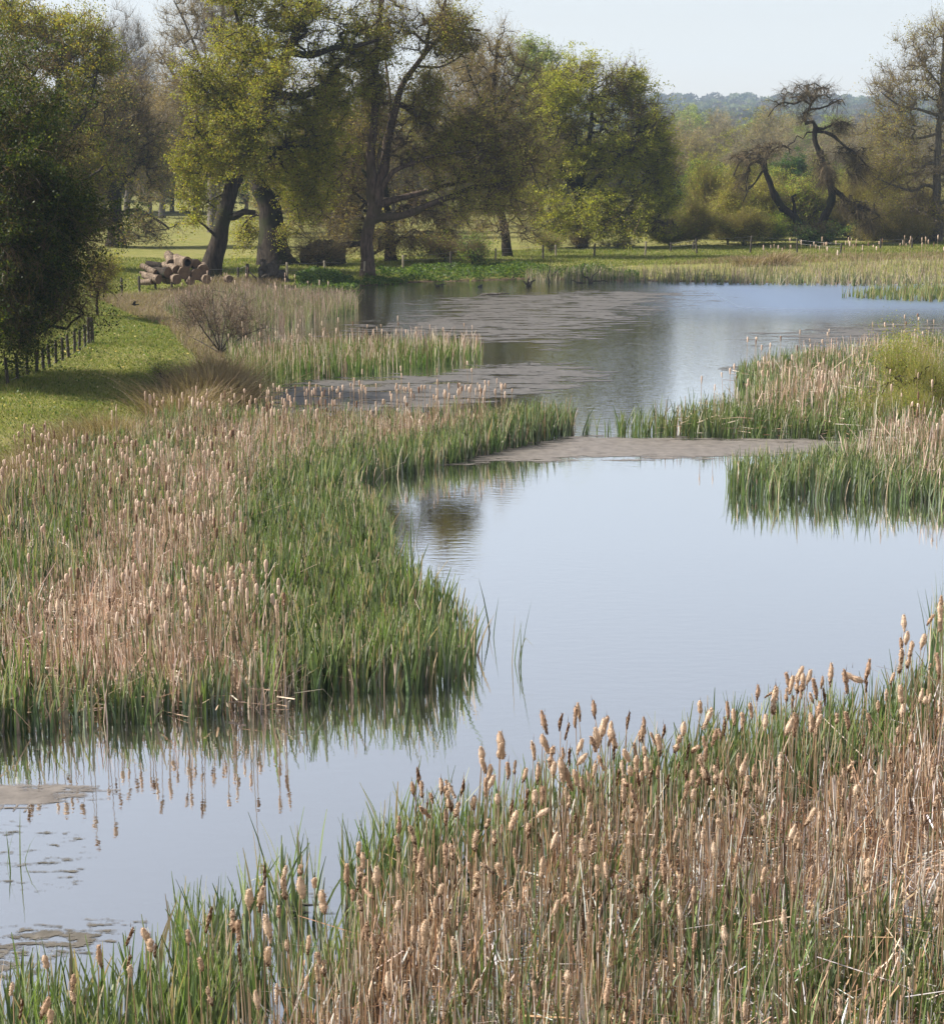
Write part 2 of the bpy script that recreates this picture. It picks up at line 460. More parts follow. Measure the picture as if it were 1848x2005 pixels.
# ------------------------------------------------------------------ terrain and water
xs = np.concatenate([np.linspace(-1180, -90, 40)[:-1], np.arange(-90, 90.1, 0.75), np.linspace(90, 1380, 44)[1:]])
ys = np.concatenate([np.arange(-20, 10, 3.0), np.arange(10, 175, 0.75), np.linspace(175, 2380, 140)])
XX, YY = np.meshgrid(xs, ys)
Z = ground_h(XX.ravel(), YY.ravel())
V = np.stack([XX.ravel(), YY.ravel(), Z], -1)
nx = len(xs); ii, jj = np.meshgrid(np.arange(len(ys) - 1), np.arange(nx - 1), indexing='ij')
b = (ii * nx + jj).ravel()
tag(obj('ground', mesh_np('ground', V, np.stack([b, b + 1, b + nx + 1, b + nx], -1), None, None, ground_mat(), True)), kind='structure')

wx, wy = np.meshgrid(np.array([-70, 0, 70.0]), np.array([-18, 60, 135.0]))
wq = [[0, 1, 4, 3], [1, 2, 5, 4], [3, 4, 7, 6], [4, 5, 8, 7]]
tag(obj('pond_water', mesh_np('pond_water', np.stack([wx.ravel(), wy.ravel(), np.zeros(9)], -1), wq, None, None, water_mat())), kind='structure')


def gridded(ptsV, step, z, fade=None):
    """sheet following an outline; 'col' fades 1 -> 0 at the outline"""
    p = gpoly(ptsV)
    lo = p.min(0) - step; hi = p.max(0) + step
    gx = np.arange(lo[0], hi[0], step); gy = np.arange(lo[1], hi[1], step)
    X, Y = np.meshgrid(gx, gy); x = X.ravel(); y = Y.ravel()
    ins = inpoly(x, y, p); d = polydist(x, y, p)
    c = np.where(ins, np.clip(d / (fade or 2.2 * step), 0, 1), 0)
    n = len(gx); i, j = np.meshgrid(np.arange(len(gy) - 1), np.arange(n - 1), indexing='ij'); b = (i * n + j).ravel()
    q = np.stack([b, b + 1, b + n + 1, b + n], -1)
    q = q[(c[q] > 0).any(1)]
    return np.stack([x, y, np.full(len(x), z)], -1), q, np.repeat(c[:, None], 3, 1)


SCUM1 = mat_scum('weed_scum', (0.060, 0.056, 0.050), (0.125, 0.117, 0.110), 0.445, 1.0, 0.04)
SCUM2 = mat_scum('weed_scum_close', (0.105, 0.092, 0.082), (0.19, 0.170, 0.153), 0.33, 1.6, 0.08)
SCUM3 = mat_scum('weed_scum_loose', (0.06, 0.054, 0.04), (0.13, 0.115, 0.095), 0.50, 4.5, 0.06)

SCUM5 = mat_scum('weed_flecks', (0.10, 0.09, 0.07), (0.2, 0.18, 0.14), 0.735, 3.0, 0.03)
SCUM_REFL = mat_scum('weed_specks_and_reflection', (0.06, 0.054, 0.04), (0.12, 0.11, 0.09), 0.60, 5.0, 0.08)  # sparse weed, also put in to darken the water like reflected reeds and trees


def scum(ptsV, step, mat, label, z=0.006, fade=None):
    V, q, c = gridded(ptsV, step, z, fade or step * 5)
    o = obj('floating_weed', mesh_np('floating_weed', V, q, None, c, mat))
    tag(o, label, 'floating weed', 'mats of floating weed on the pond', 'stuff')


scum([(400, 820), (440, 755), (560, 738), (720, 730), (870, 712), (1000, 698), (1180, 705), (1290, 735), (1200, 770), (1000, 800), (820, 815), (650, 830)], 0.5, SCUM1, 'streaky grey weed mat between the reed islet and the middle reed spit')
scum([(440, 670), (560, 632), (680, 608), (700, 580), (900, 568), (1100, 560), (1360, 560), (1520, 572), (1450, 610), (1360, 660), (1250, 700), (1120, 715), (1000, 715), (940, 690), (700, 670), (560, 680)], 0.6, SCUM1, 'broad streaky weed mat across the far half of the pond', fade=7.0)
scum([(1330, 650), (1500, 628), (1700, 618), (1860, 612), (2050, 640), (1850, 690), (1600, 700), (1400, 700)], 0.6, SCUM1, 'grey weed mat behind the right hand reed spit', fade=6.0)
scum([(860, 912), (940, 875), (1110, 850), (1250, 852), (1430, 855), (1660, 858), (1720, 885), (1560, 895), (1400, 901), (1150, 902), (1000, 908)], 0.25, SCUM2, 'smooth brown weed band crossing the pond below the reed gap')
scum([(-200, 1590), (-150, 1528), (80, 1535), (200, 1548), (240, 1562), (150, 1580), (40, 1592)], 0.14, SCUM2, 'small brown weed mat at the left edge of the near water')
scum([(-200, 2050), (-150, 1790), (120, 1775), (290, 1770), (395, 1788), (380, 1815), (250, 1880), (80, 1960)], 0.14, SCUM3, 'loose lacy weed at the left edge near the foreground reeds')
scum([(440, 1880), (450, 1760), (640, 1690), (820, 1660), (760, 1740), (640, 1850)], 0.14, SCUM3, 'weed between the green fringe and the dry foreground reeds')
scum([(-200, 1800), (-200, 1580), (100, 1575), (260, 1600), (300, 1700), (200, 1790)], 0.14, SCUM_REFL, 'thin weed specks at the left edge, also standing in for dark reflections')
scum([(720, 1010), (900, 925), (1400, 915), (1420, 990), (1900, 1020), (1850, 1240), (1500, 1370), (1200, 1490), (900, 1560), (600, 1680), (420, 1740), (300, 1700), (400, 1480), (700, 1420), (960, 1340), (940, 1200), (800, 1110)], 0.3, SCUM5, 'tiny specks of weed drifting on the open water of the near pool')
scum([(760, 1085), (790, 1055), (850, 1050), (880, 1062), (840, 1078)], 0.2, SCUM3, 'tiny weed raft beside the tip of the green left reeds')
scum([(1330, 720), (1400, 708), (1540, 712), (1540, 735), (1400, 735)], 0.3, SCUM3, 'small weed raft at the corner of the right reed spit')
scum([(-120, 1500), (100, 1440), (350, 1420), (620, 1385), (830, 1360), (860, 1375), (640, 1400), (300, 1450), (60, 1490)], 0.14, SCUM3, 'weed along the front edge of the left reed bed')

# ------------------------------------------------------------------ reeds
GREEN = [(0.097, 0.144, 0.060), (0.132, 0.186, 0.077), (0.154, 0.186, 0.149), (0.168, 0.219, 0.093), (0.056, 0.090, 0.045), (0.252, 0.265, 0.232), (0.154, 0.186, 0.112), (0.334, 0.265, 0.223), (0.083, 0.120, 0.066)]  # palest grey greens paint in glints on the leaves
GREEN_DULL = [(0.075, 0.12, 0.035), (0.11, 0.15, 0.05), (0.14, 0.17, 0.07), (0.055, 0.09, 0.03), (0.16, 0.15, 0.07)]
DRY = [(0.439, 0.306, 0.232), (0.525, 0.384, 0.299), (0.342, 0.234, 0.171), (0.634, 0.516, 0.427), (0.207, 0.132, 0.091), (0.403, 0.348, 0.305), (0.756, 0.648, 0.561)]
DRY_WARM = [(0.468, 0.307, 0.194), (0.569, 0.408, 0.282), (0.354, 0.225, 0.141), (0.633, 0.531, 0.438), (0.215, 0.136, 0.094), (0.380, 0.340, 0.312), (0.700, 0.700, 0.700), (0.102, 0.068, 0.051)]  # palest tone paints highlights, darkest the shaded gaps between stems


def reeds(acc, q, h, w, cols, per=5, spread=0.16, segs=3, hvar=0.25, bend=0.15, base_z=-0.1, tip=0.1):
    """shoots at q, each a fan of leaves"""
    n = len(q)
    if n == 0: return
    cl = fnoise(q[:, 0], q[:, 1], 1.7, 21)
    hs = h * (0.62 + 0.72 * cl) * (1 + hvar * (rng.random(n) - 0.5))
    r = rng.random(n) * 6.28
    B = np.repeat(q, per, 0) + rng.normal(0, 0.045, (n * per, 2))
    hh = np.repeat(hs, per) * (0.55 + 0.55 * rng.random(n * per))
    lean = rng.normal(0, spread * 0.85, (n * per, 2)) + np.array([0.03, -0.01])
    bd = np.clip(rng.random(n * per) * bend * 2 - bend * 0.5, 0, 0.8)
    kink = rng.random(n * per) < 0.025
    bd[kink] = 0.75
    base = np.concatenate([B, np.full((n * per, 1), base_z)], 1)
    c = pal(n * per, cols, None, 0.34)
    ww = w * (0.7 + 0.6 * rng.random(n * per))
    blades(acc, base, hh - base_z, ww, lean, bd, c, segs, tip, tipcol=c * np.array([1.15, 1.08, 0.85]))


def stalks(acc, q, h, w, cols, lean=0.06, hv=0.5, bend=0.1, z=-0.1, segs=2):
    n = len(q)
    if n == 0: return
    hh = h * (1 - hv + hv * rng.random(n))
    broken = rng.random(n) < 0.12
    ln = rng.normal(0, lean, (n, 2)); ln[broken] *= 6
    base = np.concatenate([q, np.full((n, 1), z)], 1)
    bd = rng.random(n) * bend
    bd[rng.random(n) < 0.05] = 0.7
    blades(acc, base, hh - z, w * (0.6 + 0.8 * rng.random(n)), ln, bd, pal(n, cols), segs, 0.55)


def litter(acc, q, L, w, cols, z0=0.01, z1=0.2):
    n = len(q)
    if n == 0: return
    a = rng.random(n) * 6.28
    l = L * (0.3 + 0.9 * rng.random(n))
    tilt = rng.normal(0, 0.10, n)
    p0 = np.concatenate([q, (z0 + (z1 - z0) * rng.random((n, 1)) ** 1.5)], 1)
    d = np.stack([np.cos(a), np.sin(a), np.abs(tilt)], -1)
    sd_ = np.stack([-np.sin(a), np.cos(a), rng.normal(0, 0.5, n)], -1) * (w * (0.5 + rng.random(n)))[:, None] * 0.5
    p1 = p0 + d * l[:, None]
    V = np.stack([p0 - sd_, p0 + sd_, p1 + sd_ * 0.7, p1 - sd_ * 0.7], 1).reshape(-1, 3)
    Q = np.arange(n * 4).reshape(n, 4)
    acc.add(V, Q, None, np.repeat(pal(n, cols), 4, 0))


def put(acc, name, mat, label, cat, group, kind='stuff'):
    o = obj(name, acc.mesh(name, mat))
    tag(o, label, cat, group, kind)
    return o


GR = 'beds of green reeds in the pond'; DG = 'stands of dead dry reeds'
# --- foreground bed
NEAR = [(-150, 2045), (60, 1995), (200, 1962), (285, 1942), (312, 1905), (330, 1863), (348, 1818), (430, 1820), (520, 1790), (600, 1758), (700, 1718), (780, 1680), (860, 1650), (1000, 1618), (1130, 1588), (1250, 1558), (1330, 1528), (1400, 1498), (1430, 1478), (1500, 1458), (1620, 1433), (1750, 1393), (1848, 1353), (2000, 1298), (2500, 1235), (2700, 2700), (-150, 2700)]
NEAR_DRY = [(60, 2420), (250, 2255), (400, 2170), (510, 2075), (640, 2015), (690, 1955), (720, 1855), (800, 1785), (940, 1745), (1060, 1660), (1160, 1645), (1380, 1635), (1470, 1595), (1560, 1565), (1700, 1545), (1770, 1475), (1840, 1395), (1960, 1335), (2400, 1320), (2600, 2700), (60, 2700)]
nd = gpoly(NEAR_DRY); gap = gpoly([(460, 1910), (480, 1830), (600, 1800), (680, 1780), (710, 1820), (680, 1890), (600, 1950)])
q = sample(NEAR, 42)
ins = inpoly(q[:, 0], q[:, 1], nd); dd = polydist(q[:, 0], q[:, 1], nd); ing = inpoly(q[:, 0], q[:, 1], gap)
cl = fnoise(q[:, 0], q[:, 1], 1.6, 33)
corner = np.clip((q[:, 0] + 0.3) / 2.0, 0, 1) * np.clip((18.6 - q[:, 1]) / 1.6, 0, 1)
right = np.clip((q[:, 0] - 4.6) / 1.2, 0, 1)
keep = np.where(ins, rng.random(len(q)) < np.maximum(np.maximum(np.clip(0.55 - dd / 0.7, 0, 0.5), np.where(cl > 0.55, 0.14, 0.03)), np.maximum(corner * 0.40, right * 0.12)), rng.random(len(q)) < (0.62 + 0.38 * (cl > 0.45)))
keep &= ~(ing & (rng.random(len(q)) < 0.86))
a = Acc(); reeds(a, q[keep], 0.82, 0.030, GREEN, 5, 0.16, 4, bend=0.12, tip=0.18)
q = sample([(820, 2000), (1300, 1960), (1560, 1900), (1860, 1800), (2150, 1740), (2150, 2700), (500, 2700), (560, 2250)], 30)
q = q[fnoise(q[:, 0], q[:, 1], 1.1, 57, 2) > 0.46]
reeds(a, q, 0.55, 0.022, [(0.12, 0.15, 0.085), (0.16, 0.19, 0.12), (0.09, 0.12, 0.055), (0.10, 0.15, 0.045), (0.2, 0.22, 0.15)], 4, 0.17, 3, bend=0.15, tip=0.3)
put(a, 'green_reeds', M['reed'], 'tall green reeds fringing the foreground bed of seed heads', 'reeds', GR)
a = Acc()
q = sample(NEAR_DRY, 250); cl = fnoise(q[:, 0], q[:, 1], 1.3, 35); cl2 = fnoise(q[:, 0], q[:, 1], 0.55, 36, 2)
cor = np.clip((q[:, 0] + 0.3) / 2.0, 0, 1) * np.clip((18.6 - q[:, 1]) / 1.6, 0, 1)
q = q[(rng.random(len(q)) < 0.45 + 0.9 * (cl - 0.25)) & (rng.random(len(q)) > cor * 0.55) & (cl2 > 0.37)]
h1 = q[:len(q) // 2]; h2 = q[len(q) // 2:]
stalks(a, h1, 1.12, 0.013, DRY_WARM, 0.05, 0.62)
stalks(a, h2, 0.72, 0.020, DRY_WARM, 0.16, 0.65, 0.35, segs=3)
q = sample(NEAR_DRY, 16); litter(a, q, 0.4, 0.014, DRY_WARM, 0.01, 0.5)
q = sample(NEAR_DRY, 190); litter(a, q[fnoise(q[:, 0], q[:, 1], 0.8, 38, 2) > 0.36], 0.45, 0.013, DRY_WARM, 0.005, 0.10)
put(a, 'dry_reeds', M['dry'], 'broken tan stalks and litter filling the foreground bed', 'dry reeds', DG)

# --- left marsh
LEFT = [(-200, 1470), (0, 1447), (130, 1432), (270, 1425), (350, 1412), (500, 1397), (640, 1372), (760, 1366), (850, 1350), (905, 1335), (940, 1305), (925, 1258), (880, 1215), (820, 1180), (785, 1130), (765, 1080), (740, 1030), (702, 990), (695, 955), (850, 918), (1000, 880), (1120, 852), (1128, 838), (1000, 838), (800, 842), (600, 845), (450, 840), (330, 850), (260, 880), (150, 900), (60, 950), (0, 985), (-200, 1000)]
LDRY = [(-200, 1400), (100, 1412), (330, 1402), (560, 1400), (600, 1330), (510, 1260), (485, 1160), (480, 1080), (500, 1010), (600, 940), (800, 890), (1000, 862), (1000, 842), (600, 847), (300, 870), (100, 935), (-100, 1000), (-200, 1000)]
lp = gpoly(LEFT); ld = gpoly(LDRY)
q = sample(LEFT, 34)
ins = inpoly(q[:, 0], q[:, 1], ld); dd = polydist(q[:, 0], q[:, 1], ld); de = polydist(q[:, 0], q[:, 1], lp)
cl = fnoise(q[:, 0], q[:, 1], 3.0, 41); lf = np.clip((-6.5 - q[:, 0]) / 1.5, 0, 1) * (q[:, 1] < 50)
keep = np.where(ins, rng.random(len(q)) < np.maximum(np.clip(0.75 - dd / 2.2, 0.0, 1), np.where(cl > 0.55, 0.26, 0.10) + 0.3 * lf), rng.random(len(q)) < np.where(de < 0.5, 0.8, 0.95))
a = Acc(); reeds(a, q[keep], 0.86, 0.042, GREEN, 5, 0.14, 3, bend=0.1, tip=0.22)
# a few loose shoots standing out in the open water
lo = G(np.array([958, 965, 1003, 1010, 948, 1012, 750, 772, 790, 800, 812, 45, 20]), np.array([1240, 1248, 1300, 1305, 1290, 1296, 1050, 1045, 1040, 1070, 1062, 1690, 1700]))[:, :2]
reeds(a, lo, 0.9, 0.02, GREEN, 2, 0.2, 3)
put(a, 'green_reeds', M['reed'], 'large bright green reed bed reaching into the water on the left', 'reeds', GR)
a = Acc()
q = sample(LDRY, 140); cl = fnoise(q[:, 0], q[:, 1], 2.5, 43); lf = np.clip((-6.0 - q[:, 0]) / 2.0, 0, 1) * (q[:, 1] < 48)
q = q[rng.random(len(q)) < (0.35 + 1.2 * (cl - 0.3)) * (1 - 0.75 * lf)]
stalks(a, q[::2], 1.0, 0.016, DRY, 0.06, 0.55); stalks(a, q[1::2], 0.8, 0.024, DRY, 0.13, 0.55, 0.3)
q = sample(LEFT, 9); stalks(a, q, 0.95, 0.02, DRY, 0.10, 0.5, 0.3)
q = sample(LDRY, 40); litter(a, q, 0.6, 0.02, DRY, 0.01, 0.3)
put(a, 'dry_reeds', M['dry'], 'pinkish tan stalks in the middle of the left reed bed', 'dry reeds', DG)

# --- reed islet in front of the far pond
ISL = [(447, 746), (560, 750), (700, 734), (860, 717), (945, 709), (943, 694), (850, 688), (700, 688), (560, 690), (450, 702)]
q = sample(ISL, 22); cl = fnoise(q[:, 0], q[:, 1], 4, 51)
a = Acc(); m_ = cl > 0.42 + 0.10 * np.sin(q[:, 0])
reeds(a, q[rng.random(len(q)) < np.where(m_, 0.95, 0.55)], 0.85, 0.034, [(0.08, 0.14, 0.03), (0.12, 0.18, 0.05), (0.17, 0.21, 0.08), (0.06, 0.10, 0.03)], 4, 0.13, 2)
put(a, 'green_reeds', M['reed'], 'pale green reed islet below the bare willow bush', 'reeds', GR)
a = Acc(); q = sample(ISL, 26); stalks(a, q[rng.random(len(q)) < 0.8], 1.15, 0.022, DRY, 0.05, 0.5)
put(a, 'dry_reeds', M['dry'], 'dry stalks among the reed islet below the bare willow bush', 'dry reeds', DG)
# --- rush bed by the oaks
RUS = [(385, 655), (480, 655), (560, 642), (620, 630), (702, 612), (695, 592), (600, 586), (480, 572), (380, 585), (320, 612)]
a = Acc(); q = sample(RUS, 13); cl = fnoise(q[:, 0], q[:, 1], 5, 53)
reeds(a, q[rng.random(len(q)) < np.where(cl > 0.45, 0.95, 0.6)], 0.8, 0.034, [(0.10, 0.14, 0.05), (0.16, 0.18, 0.09), (0.2, 0.2, 0.11), (0.07, 0.10, 0.035)], 4, 0.12, 2)
put(a, 'green_reeds', M['reed'], 'grey green rushes growing in front of the log pile and oaks', 'reeds', GR)
a = Acc(); q = sample(RUS, 36); stalks(a, q, 1.0, 0.018, [(0.26, 0.19, 0.15), (0.33, 0.25, 0.20), (0.19, 0.14, 0.11), (0.30, 0.25, 0.21)], 0.08, 0.5)
put(a, 'dry_reeds', M['dry'], 'brown dry rushes in front of the log pile and oaks', 'dry reeds', DG)
# --- right spit
RSP = [(1125, 853), (1230, 857), (1420, 858), (1650, 862), (1700, 890), (1850, 960), (2200, 1000), (2200, 660), (1848, 678), (1680, 696), (1560, 715), (1455, 733), (1440, 758), (1500, 772), (1450, 802), (1330, 832), (1230, 845), (1125, 846)]
rp = gpoly(RSP)
q = sample(RSP, 24); cl = fnoise(q[:, 0], q[:, 1], 4.5, 61); de = polydist(q[:, 0], q[:, 1], rp)
thin = np.clip((q[:, 0] - 3.3) / 1.5, 0.25, 1)
k = rng.random(len(q)) < np.where((cl > 0.46) | (de < 0.9), 0.95, 0.42) * thin
a = Acc(); reeds(a, q[k], 0.78, 0.036, GREEN_DULL + GREEN[:6], 4, 0.16, 3, tip=0.2)
put(a, 'green_reeds', M['reed'], 'mixed green reed spit reaching in from the right', 'reeds', GR)
a = Acc(); q = sample(RSP, 30); cl2 = fnoise(q[:, 0], q[:, 1], 4.5, 61); de = polydist(q[:, 0], q[:, 1], rp)
q = q[(rng.random(len(q)) < np.where(cl2 < 0.5, 0.95, 0.4)) & (de > 0.6) & (q[:, 0] > 5)]
stalks(a, q, 1.15, 0.024, DRY, 0.07, 0.5, 0.2)
q = sample(RSP, 8); litter(a, q[q[:, 0] > 5], 0.7, 0.03, DRY, 0.05, 0.5)
put(a, 'dry_reeds', M['dry'], 'dry stalks standing through the right reed spit', 'dry reeds', DG)
# --- right clump
RCL = [(1425, 962), (1480, 976), (1600, 980), (1730, 982), (1848, 992), (2200, 1010), (2200, 880), (1700, 885), (1560, 915), (1430, 945)]
q = sample(RCL, 40); a = Acc(); reeds(a, q[rng.random(len(q)) < 0.75], 0.82, 0.036, GREEN, 5, 0.16, 3, tip=0.2)
put(a, 'green_reeds', M['reed'], 'dense bright green reed clump mirrored in the water on the right', 'reeds', GR)
a = Acc(); q = sample([(1640, 930), (1848, 985), (2200, 1000), (2200, 860), (1720, 880)], 38); stalks(a, q, 1.2, 0.02, DRY, 0.1, 0.5)
put(a, 'dry_reeds', M['dry'], 'dry stalks behind the bright green clump on the right', 'dry reeds', DG)
q = sample([(1815, 1300), (1860, 1310), (1960, 1300), (1960, 1230), (1835, 1235)], 34); a = Acc(); reeds(a, q, 1.1, 0.022, GREEN, 4, 0.12, 3)
put(a, 'green_reeds', M['reed'], 'thin tall reeds cut by the right edge above the seed heads', 'reeds', GR)
# --- far shore
FAR = [(1030, 550), (1200, 554), (1380, 557), (1640, 560), (1848, 561), (2300, 562), (2300, 522), (1848, 520), (1640, 530), (1400, 537), (1200, 542), (1030, 545)]
a = Acc(); q = sample(FAR, 7); cl = fnoise(q[:, 0], q[:, 1], 6, 71)
reeds(a, q[rng.random(len(q)) < np.where(cl > 0.45, 0.95, 0.5)], 0.85, 0.05, [(0.12, 0.16, 0.07), (0.19, 0.21, 0.12), (0.24, 0.23, 0.15), (0.07, 0.10, 0.045), (0.34, 0.30, 0.22)], 4, 0.16, 2)
put(a, 'green_reeds', M['reed'], 'pale reed belt along the far shore under the weeping tree', 'reeds', GR)
a = Acc(); q = sample(FAR, 9); stalks(a, q, 1.05, 0.032, [(0.34, 0.27, 0.21), (0.42, 0.35, 0.28), (0.26, 0.20, 0.15)], 0.10, 0.6)
put(a, 'dry_reeds', M['dry'], 'dry stalks in the reed belt along the far shore', 'dry reeds', DG)
FSP = [(1645, 583), (1848, 592), (2300, 596), (2300, 572), (1848, 570), (1700, 575)]
a = Acc(); q = sample(FSP, 8); reeds(a, q, 0.8, 0.06, [(0.12, 0.17, 0.06), (0.18, 0.21, 0.10), (0.22, 0.22, 0.12), (0.28, 0.22, 0.14)], 4, 0.13, 2)
put(a, 'green_reeds', M['reed'], 'low reed tongue in the far blue water at the right', 'reeds', GR)

# ------------------------------------------------------------------ grass on the banks
def on_ground(q): return np.concatenate([q, ground_h(q[:, 0], q[:, 1])[:, None] - 0.01], 1)
def dry_land(q, d0=0.4): return q[(~inpoly(q[:, 0], q[:, 1], POND)) & (polydist(q[:, 0], q[:, 1], POND) > d0)]


BANK = [(-150, 1010), (0, 960), (150, 880), (330, 810), (445, 780), (440, 690), (400, 640), (300, 600), (200, 575), (100, 600), (-150, 700)]
GG = [(0.13, 0.165, 0.030), (0.17, 0.20, 0.042), (0.215, 0.225, 0.062), (0.10, 0.125, 0.028), (0.27, 0.24, 0.10)]
q = dry_land(sample(BANK, 420)); cl = fnoise(q[:, 0], q[:, 1], 2.5, 81)
q = q[rng.random(len(q)) < 0.45 + 0.9 * (cl - 0.3)]
hh = 0.07 + 0.16 * np.clip(fnoise(q[:, 0], q[:, 1], 1.6, 83) - 0.35, 0, 1)
a = Acc(); blades(a, on_ground(q), hh * (0.6 + 0.8 * rng.random(len(q))), 0.02, rng.normal(0, 0.4, (len(q), 2)), 0.2, pal(len(q), GG), 2)
put(a, 'grass', M['grass'], 'short bright grass on the left bank inside the fence', 'grass', 'grass on the banks')
q = dry_land(sample([(330, 590), (420, 566), (600, 566), (700, 566), (800, 552), (1000, 545), (1040, 543), (1400, 530), (1848, 515), (2200, 515), (2200, 480), (1500, 490), (1063, 500), (700, 520), (200, 520), (150, 600)], 60), 0.2)
hh = 0.10 + 0.35 * np.clip(fnoise(q[:, 0], q[:, 1], 2.5, 85) - 0.40, 0, 1)
a = Acc(); blades(a, on_ground(q), hh * (0.6 + 0.8 * rng.random(len(q))), 0.045, rng.normal(0, 0.35, (len(q), 2)), 0.2, pal(len(q), GG), 2)
put(a, 'grass', M['grass'], 'grass on the far bank round the oak trunks and fence', 'grass', 'grass on the banks')
# pinkish dry grass behind the left bank
q = dry_land(sample([(190, 600), (300, 582), (420, 560), (560, 556), (440, 640), (470, 700), (400, 720), (350, 680), (330, 645), (250, 625)], 160), -0.2)
a = Acc(); blades(a, on_ground(q), 0.35 * (0.5 + rng.random(len(q))), 0.022, rng.normal(0, 0.25, (len(q), 2)), 0.25, pal(len(q), [(0.26, 0.19, 0.155), (0.32, 0.24, 0.19), (0.21, 0.15, 0.12), (0.24, 0.20, 0.12)]), 2)
put(a, 'dry_grass', M['grass'], 'pinkish dry grass between the left bank and the log pile', 'dry grass', 'dry grass on the banks')
q = dry_land(sample([(1300, 535), (1500, 530), (1848, 522), (2200, 520), (2200, 510), (1848, 510), (1600, 514), (1420, 522)], 30), 0.2)
a = Acc(); blades(a, on_ground(q), 0.3 * (0.5 + rng.random(len(q))), 0.045, rng.normal(0, 0.2, (len(q), 2)), 0.25, pal(len(q), [(0.26, 0.20, 0.14), (0.20, 0.14, 0.09), (0.28, 0.22, 0.14), (0.18, 0.18, 0.07)]), 2)
put(a, 'dry_grass', M['grass'], 'brown dry grass behind the far reed belt on the right', 'dry grass', 'dry grass on the banks')


def weeds(ptsV, n_m2, label, hgt, cols, size=0.16):
    """nettles and leafy weeds: leaf faces in low hummocks"""
    q = dry_land(sample(ptsV, n_m2), -0.3)
    hm = hgt * np.clip(fnoise(q[:, 0], q[:, 1], 1.8, 91) * 1.6 - 0.25, 0.08, 1)
    z = np.maximum(ground_h(q[:, 0], q[:, 1]), 0) + hm * rng.random(len(q)) ** 0.6
    a = Acc(); leaf_faces(a, np.concatenate([q, z[:, None]], 1), size, pal(len(q), cols))
    put(a, 'weeds', M['leaf'], label, 'weeds', 'leafy weeds on the far bank')


def leaf_faces(acc, c, size, col, flat=0.0, ratio=0.62):
    n = len(c)
    if n == 0: return
    u = rng.normal(0, 1, (n, 3)); u[:, 2] *= (1 - flat); u /= np.linalg.norm(u, axis=1)[:, None] + 1e-9
    v = rng.normal(0, 1, (n, 3)); v -= (v * u).sum(1)[:, None] * u; v /= np.linalg.norm(v, axis=1)[:, None] + 1e-9
    s = (size * (0.6 + 0.8 * rng.random(n)))[:, None] * 0.5
    V = np.stack([c - u * s, c - v * s * ratio, c + u * s, c + v * s * ratio], 1).reshape(-1, 3)
    acc.add(V, np.arange(n * 4).reshape(n, 4), None, np.repeat(col, 4, 0))


WG = [(0.055, 0.105, 0.02), (0.085, 0.14, 0.03), (0.04, 0.075, 0.018), (0.11, 0.16, 0.04)]
weeds([(575, 573), (620, 577), (700, 574), (706, 562), (640, 550), (580, 556)], 190, 'dark leafy weeds overhanging the water below the oaks', 0.75, WG)
weeds([(706, 560), (800, 556), (1000, 551), (1050, 548), (1250, 552), (1250, 545), (1000, 532), (830, 535), (720, 550)], 90, 'leafy weeds on the far bank right of the tall trunk', 0.55, WG)

weeds([(-100, 950), (100, 860), (330, 800), (440, 770), (430, 690), (390, 640), (300, 605), (210, 600), (120, 680), (-100, 760)], 9, 'scattered leafy weeds in the grass of the left bank', 0.28, [(0.07, 0.12, 0.03), (0.10, 0.16, 0.04), (0.05, 0.09, 0.025)], 0.085)
weeds([(-100, 950), (100, 860), (330, 800), (440, 770), (430, 690), (390, 640), (300, 605), (210, 600), (120, 680), (-100, 760)], 1.2, 'dead pale leaves scattered in the grass of the left bank', 0.12, [(0.4, 0.33, 0.22), (0.5, 0.45, 0.35)], 0.10)

# ------------------------------------------------------------------ tussocks
def tussock(px, py, n, h, rad, label, cols, z=None):
    g = G(px, py, 0.4 if z is None else z); gz = float(ground_h(g[0], g[1])[0]); gz = max(gz, -0.05)
    t = rng.normal(0, rad * 0.55, (n, 2)) * [1.25, 0.9]; base = np.concatenate([t, np.zeros((n, 1))], 1)
    ln = t / rad * 0.55 + rng.normal(0, 0.20, (n, 2))
    a = Acc(); blades(a, base, h * (0.3 + 0.85 * rng.random(n)) * (0.45 + 1.1 * fnoise(t[:, 0] + px, t[:, 1], 0.7, 17, 2)), 0.014 * max(1, g[1] / 50), ln, rng.random(n) * 0.45, pal(n, cols), 3, 0.2)
    o = obj('tussock', a.mesh('tussock', M['grass']), None, (g[0], g[1], gz))
    tag(o, label, 'tussock', 'brown grass tussocks on the left bank')


TB = [(0.23, 0.165, 0.105), (0.30, 0.22, 0.145), (0.17, 0.115, 0.07), (0.38, 0.30, 0.21)]
tussock(402, 770, 5200, 1.15, 0.95, 'largest brown tussock, overhanging the water at the bank corner', TB)
tussock(355, 788, 2200, 0.9, 0.8, 'dark low tussock in the shade left of the largest tussock', TB)
tussock(425, 735, 2200, 1.1, 0.8, 'tan tussock just behind the largest one at the water', TB)
tussock(225, 838, 3000, 0.9, 0.95, 'rusty tussock at the end of the shaded grass', TB)
tussock(150, 872, 2600, 0.85, 0.9, 'rusty tussock left of the seed head stalks on the bank', TB)
tussock(60, 920, 2600, 0.8, 0.95, 'dull brown tussock at the left edge above the reed bed', TB)
tussock(-15, 960, 2600, 0.9, 0.95, 'dark brown tussock cut by the left edge of the photo', TB)
tussock(1510, 522, 1500, 0.9, 0.9, 'dark brown tussock on the far bank in front of the weeping tree', TB)
tussock(1470, 524, 900, 0.7, 0.8, 'small brown tussock on the far bank', TB)

# ------------------------------------------------------------------ cattails
HEADARR = []


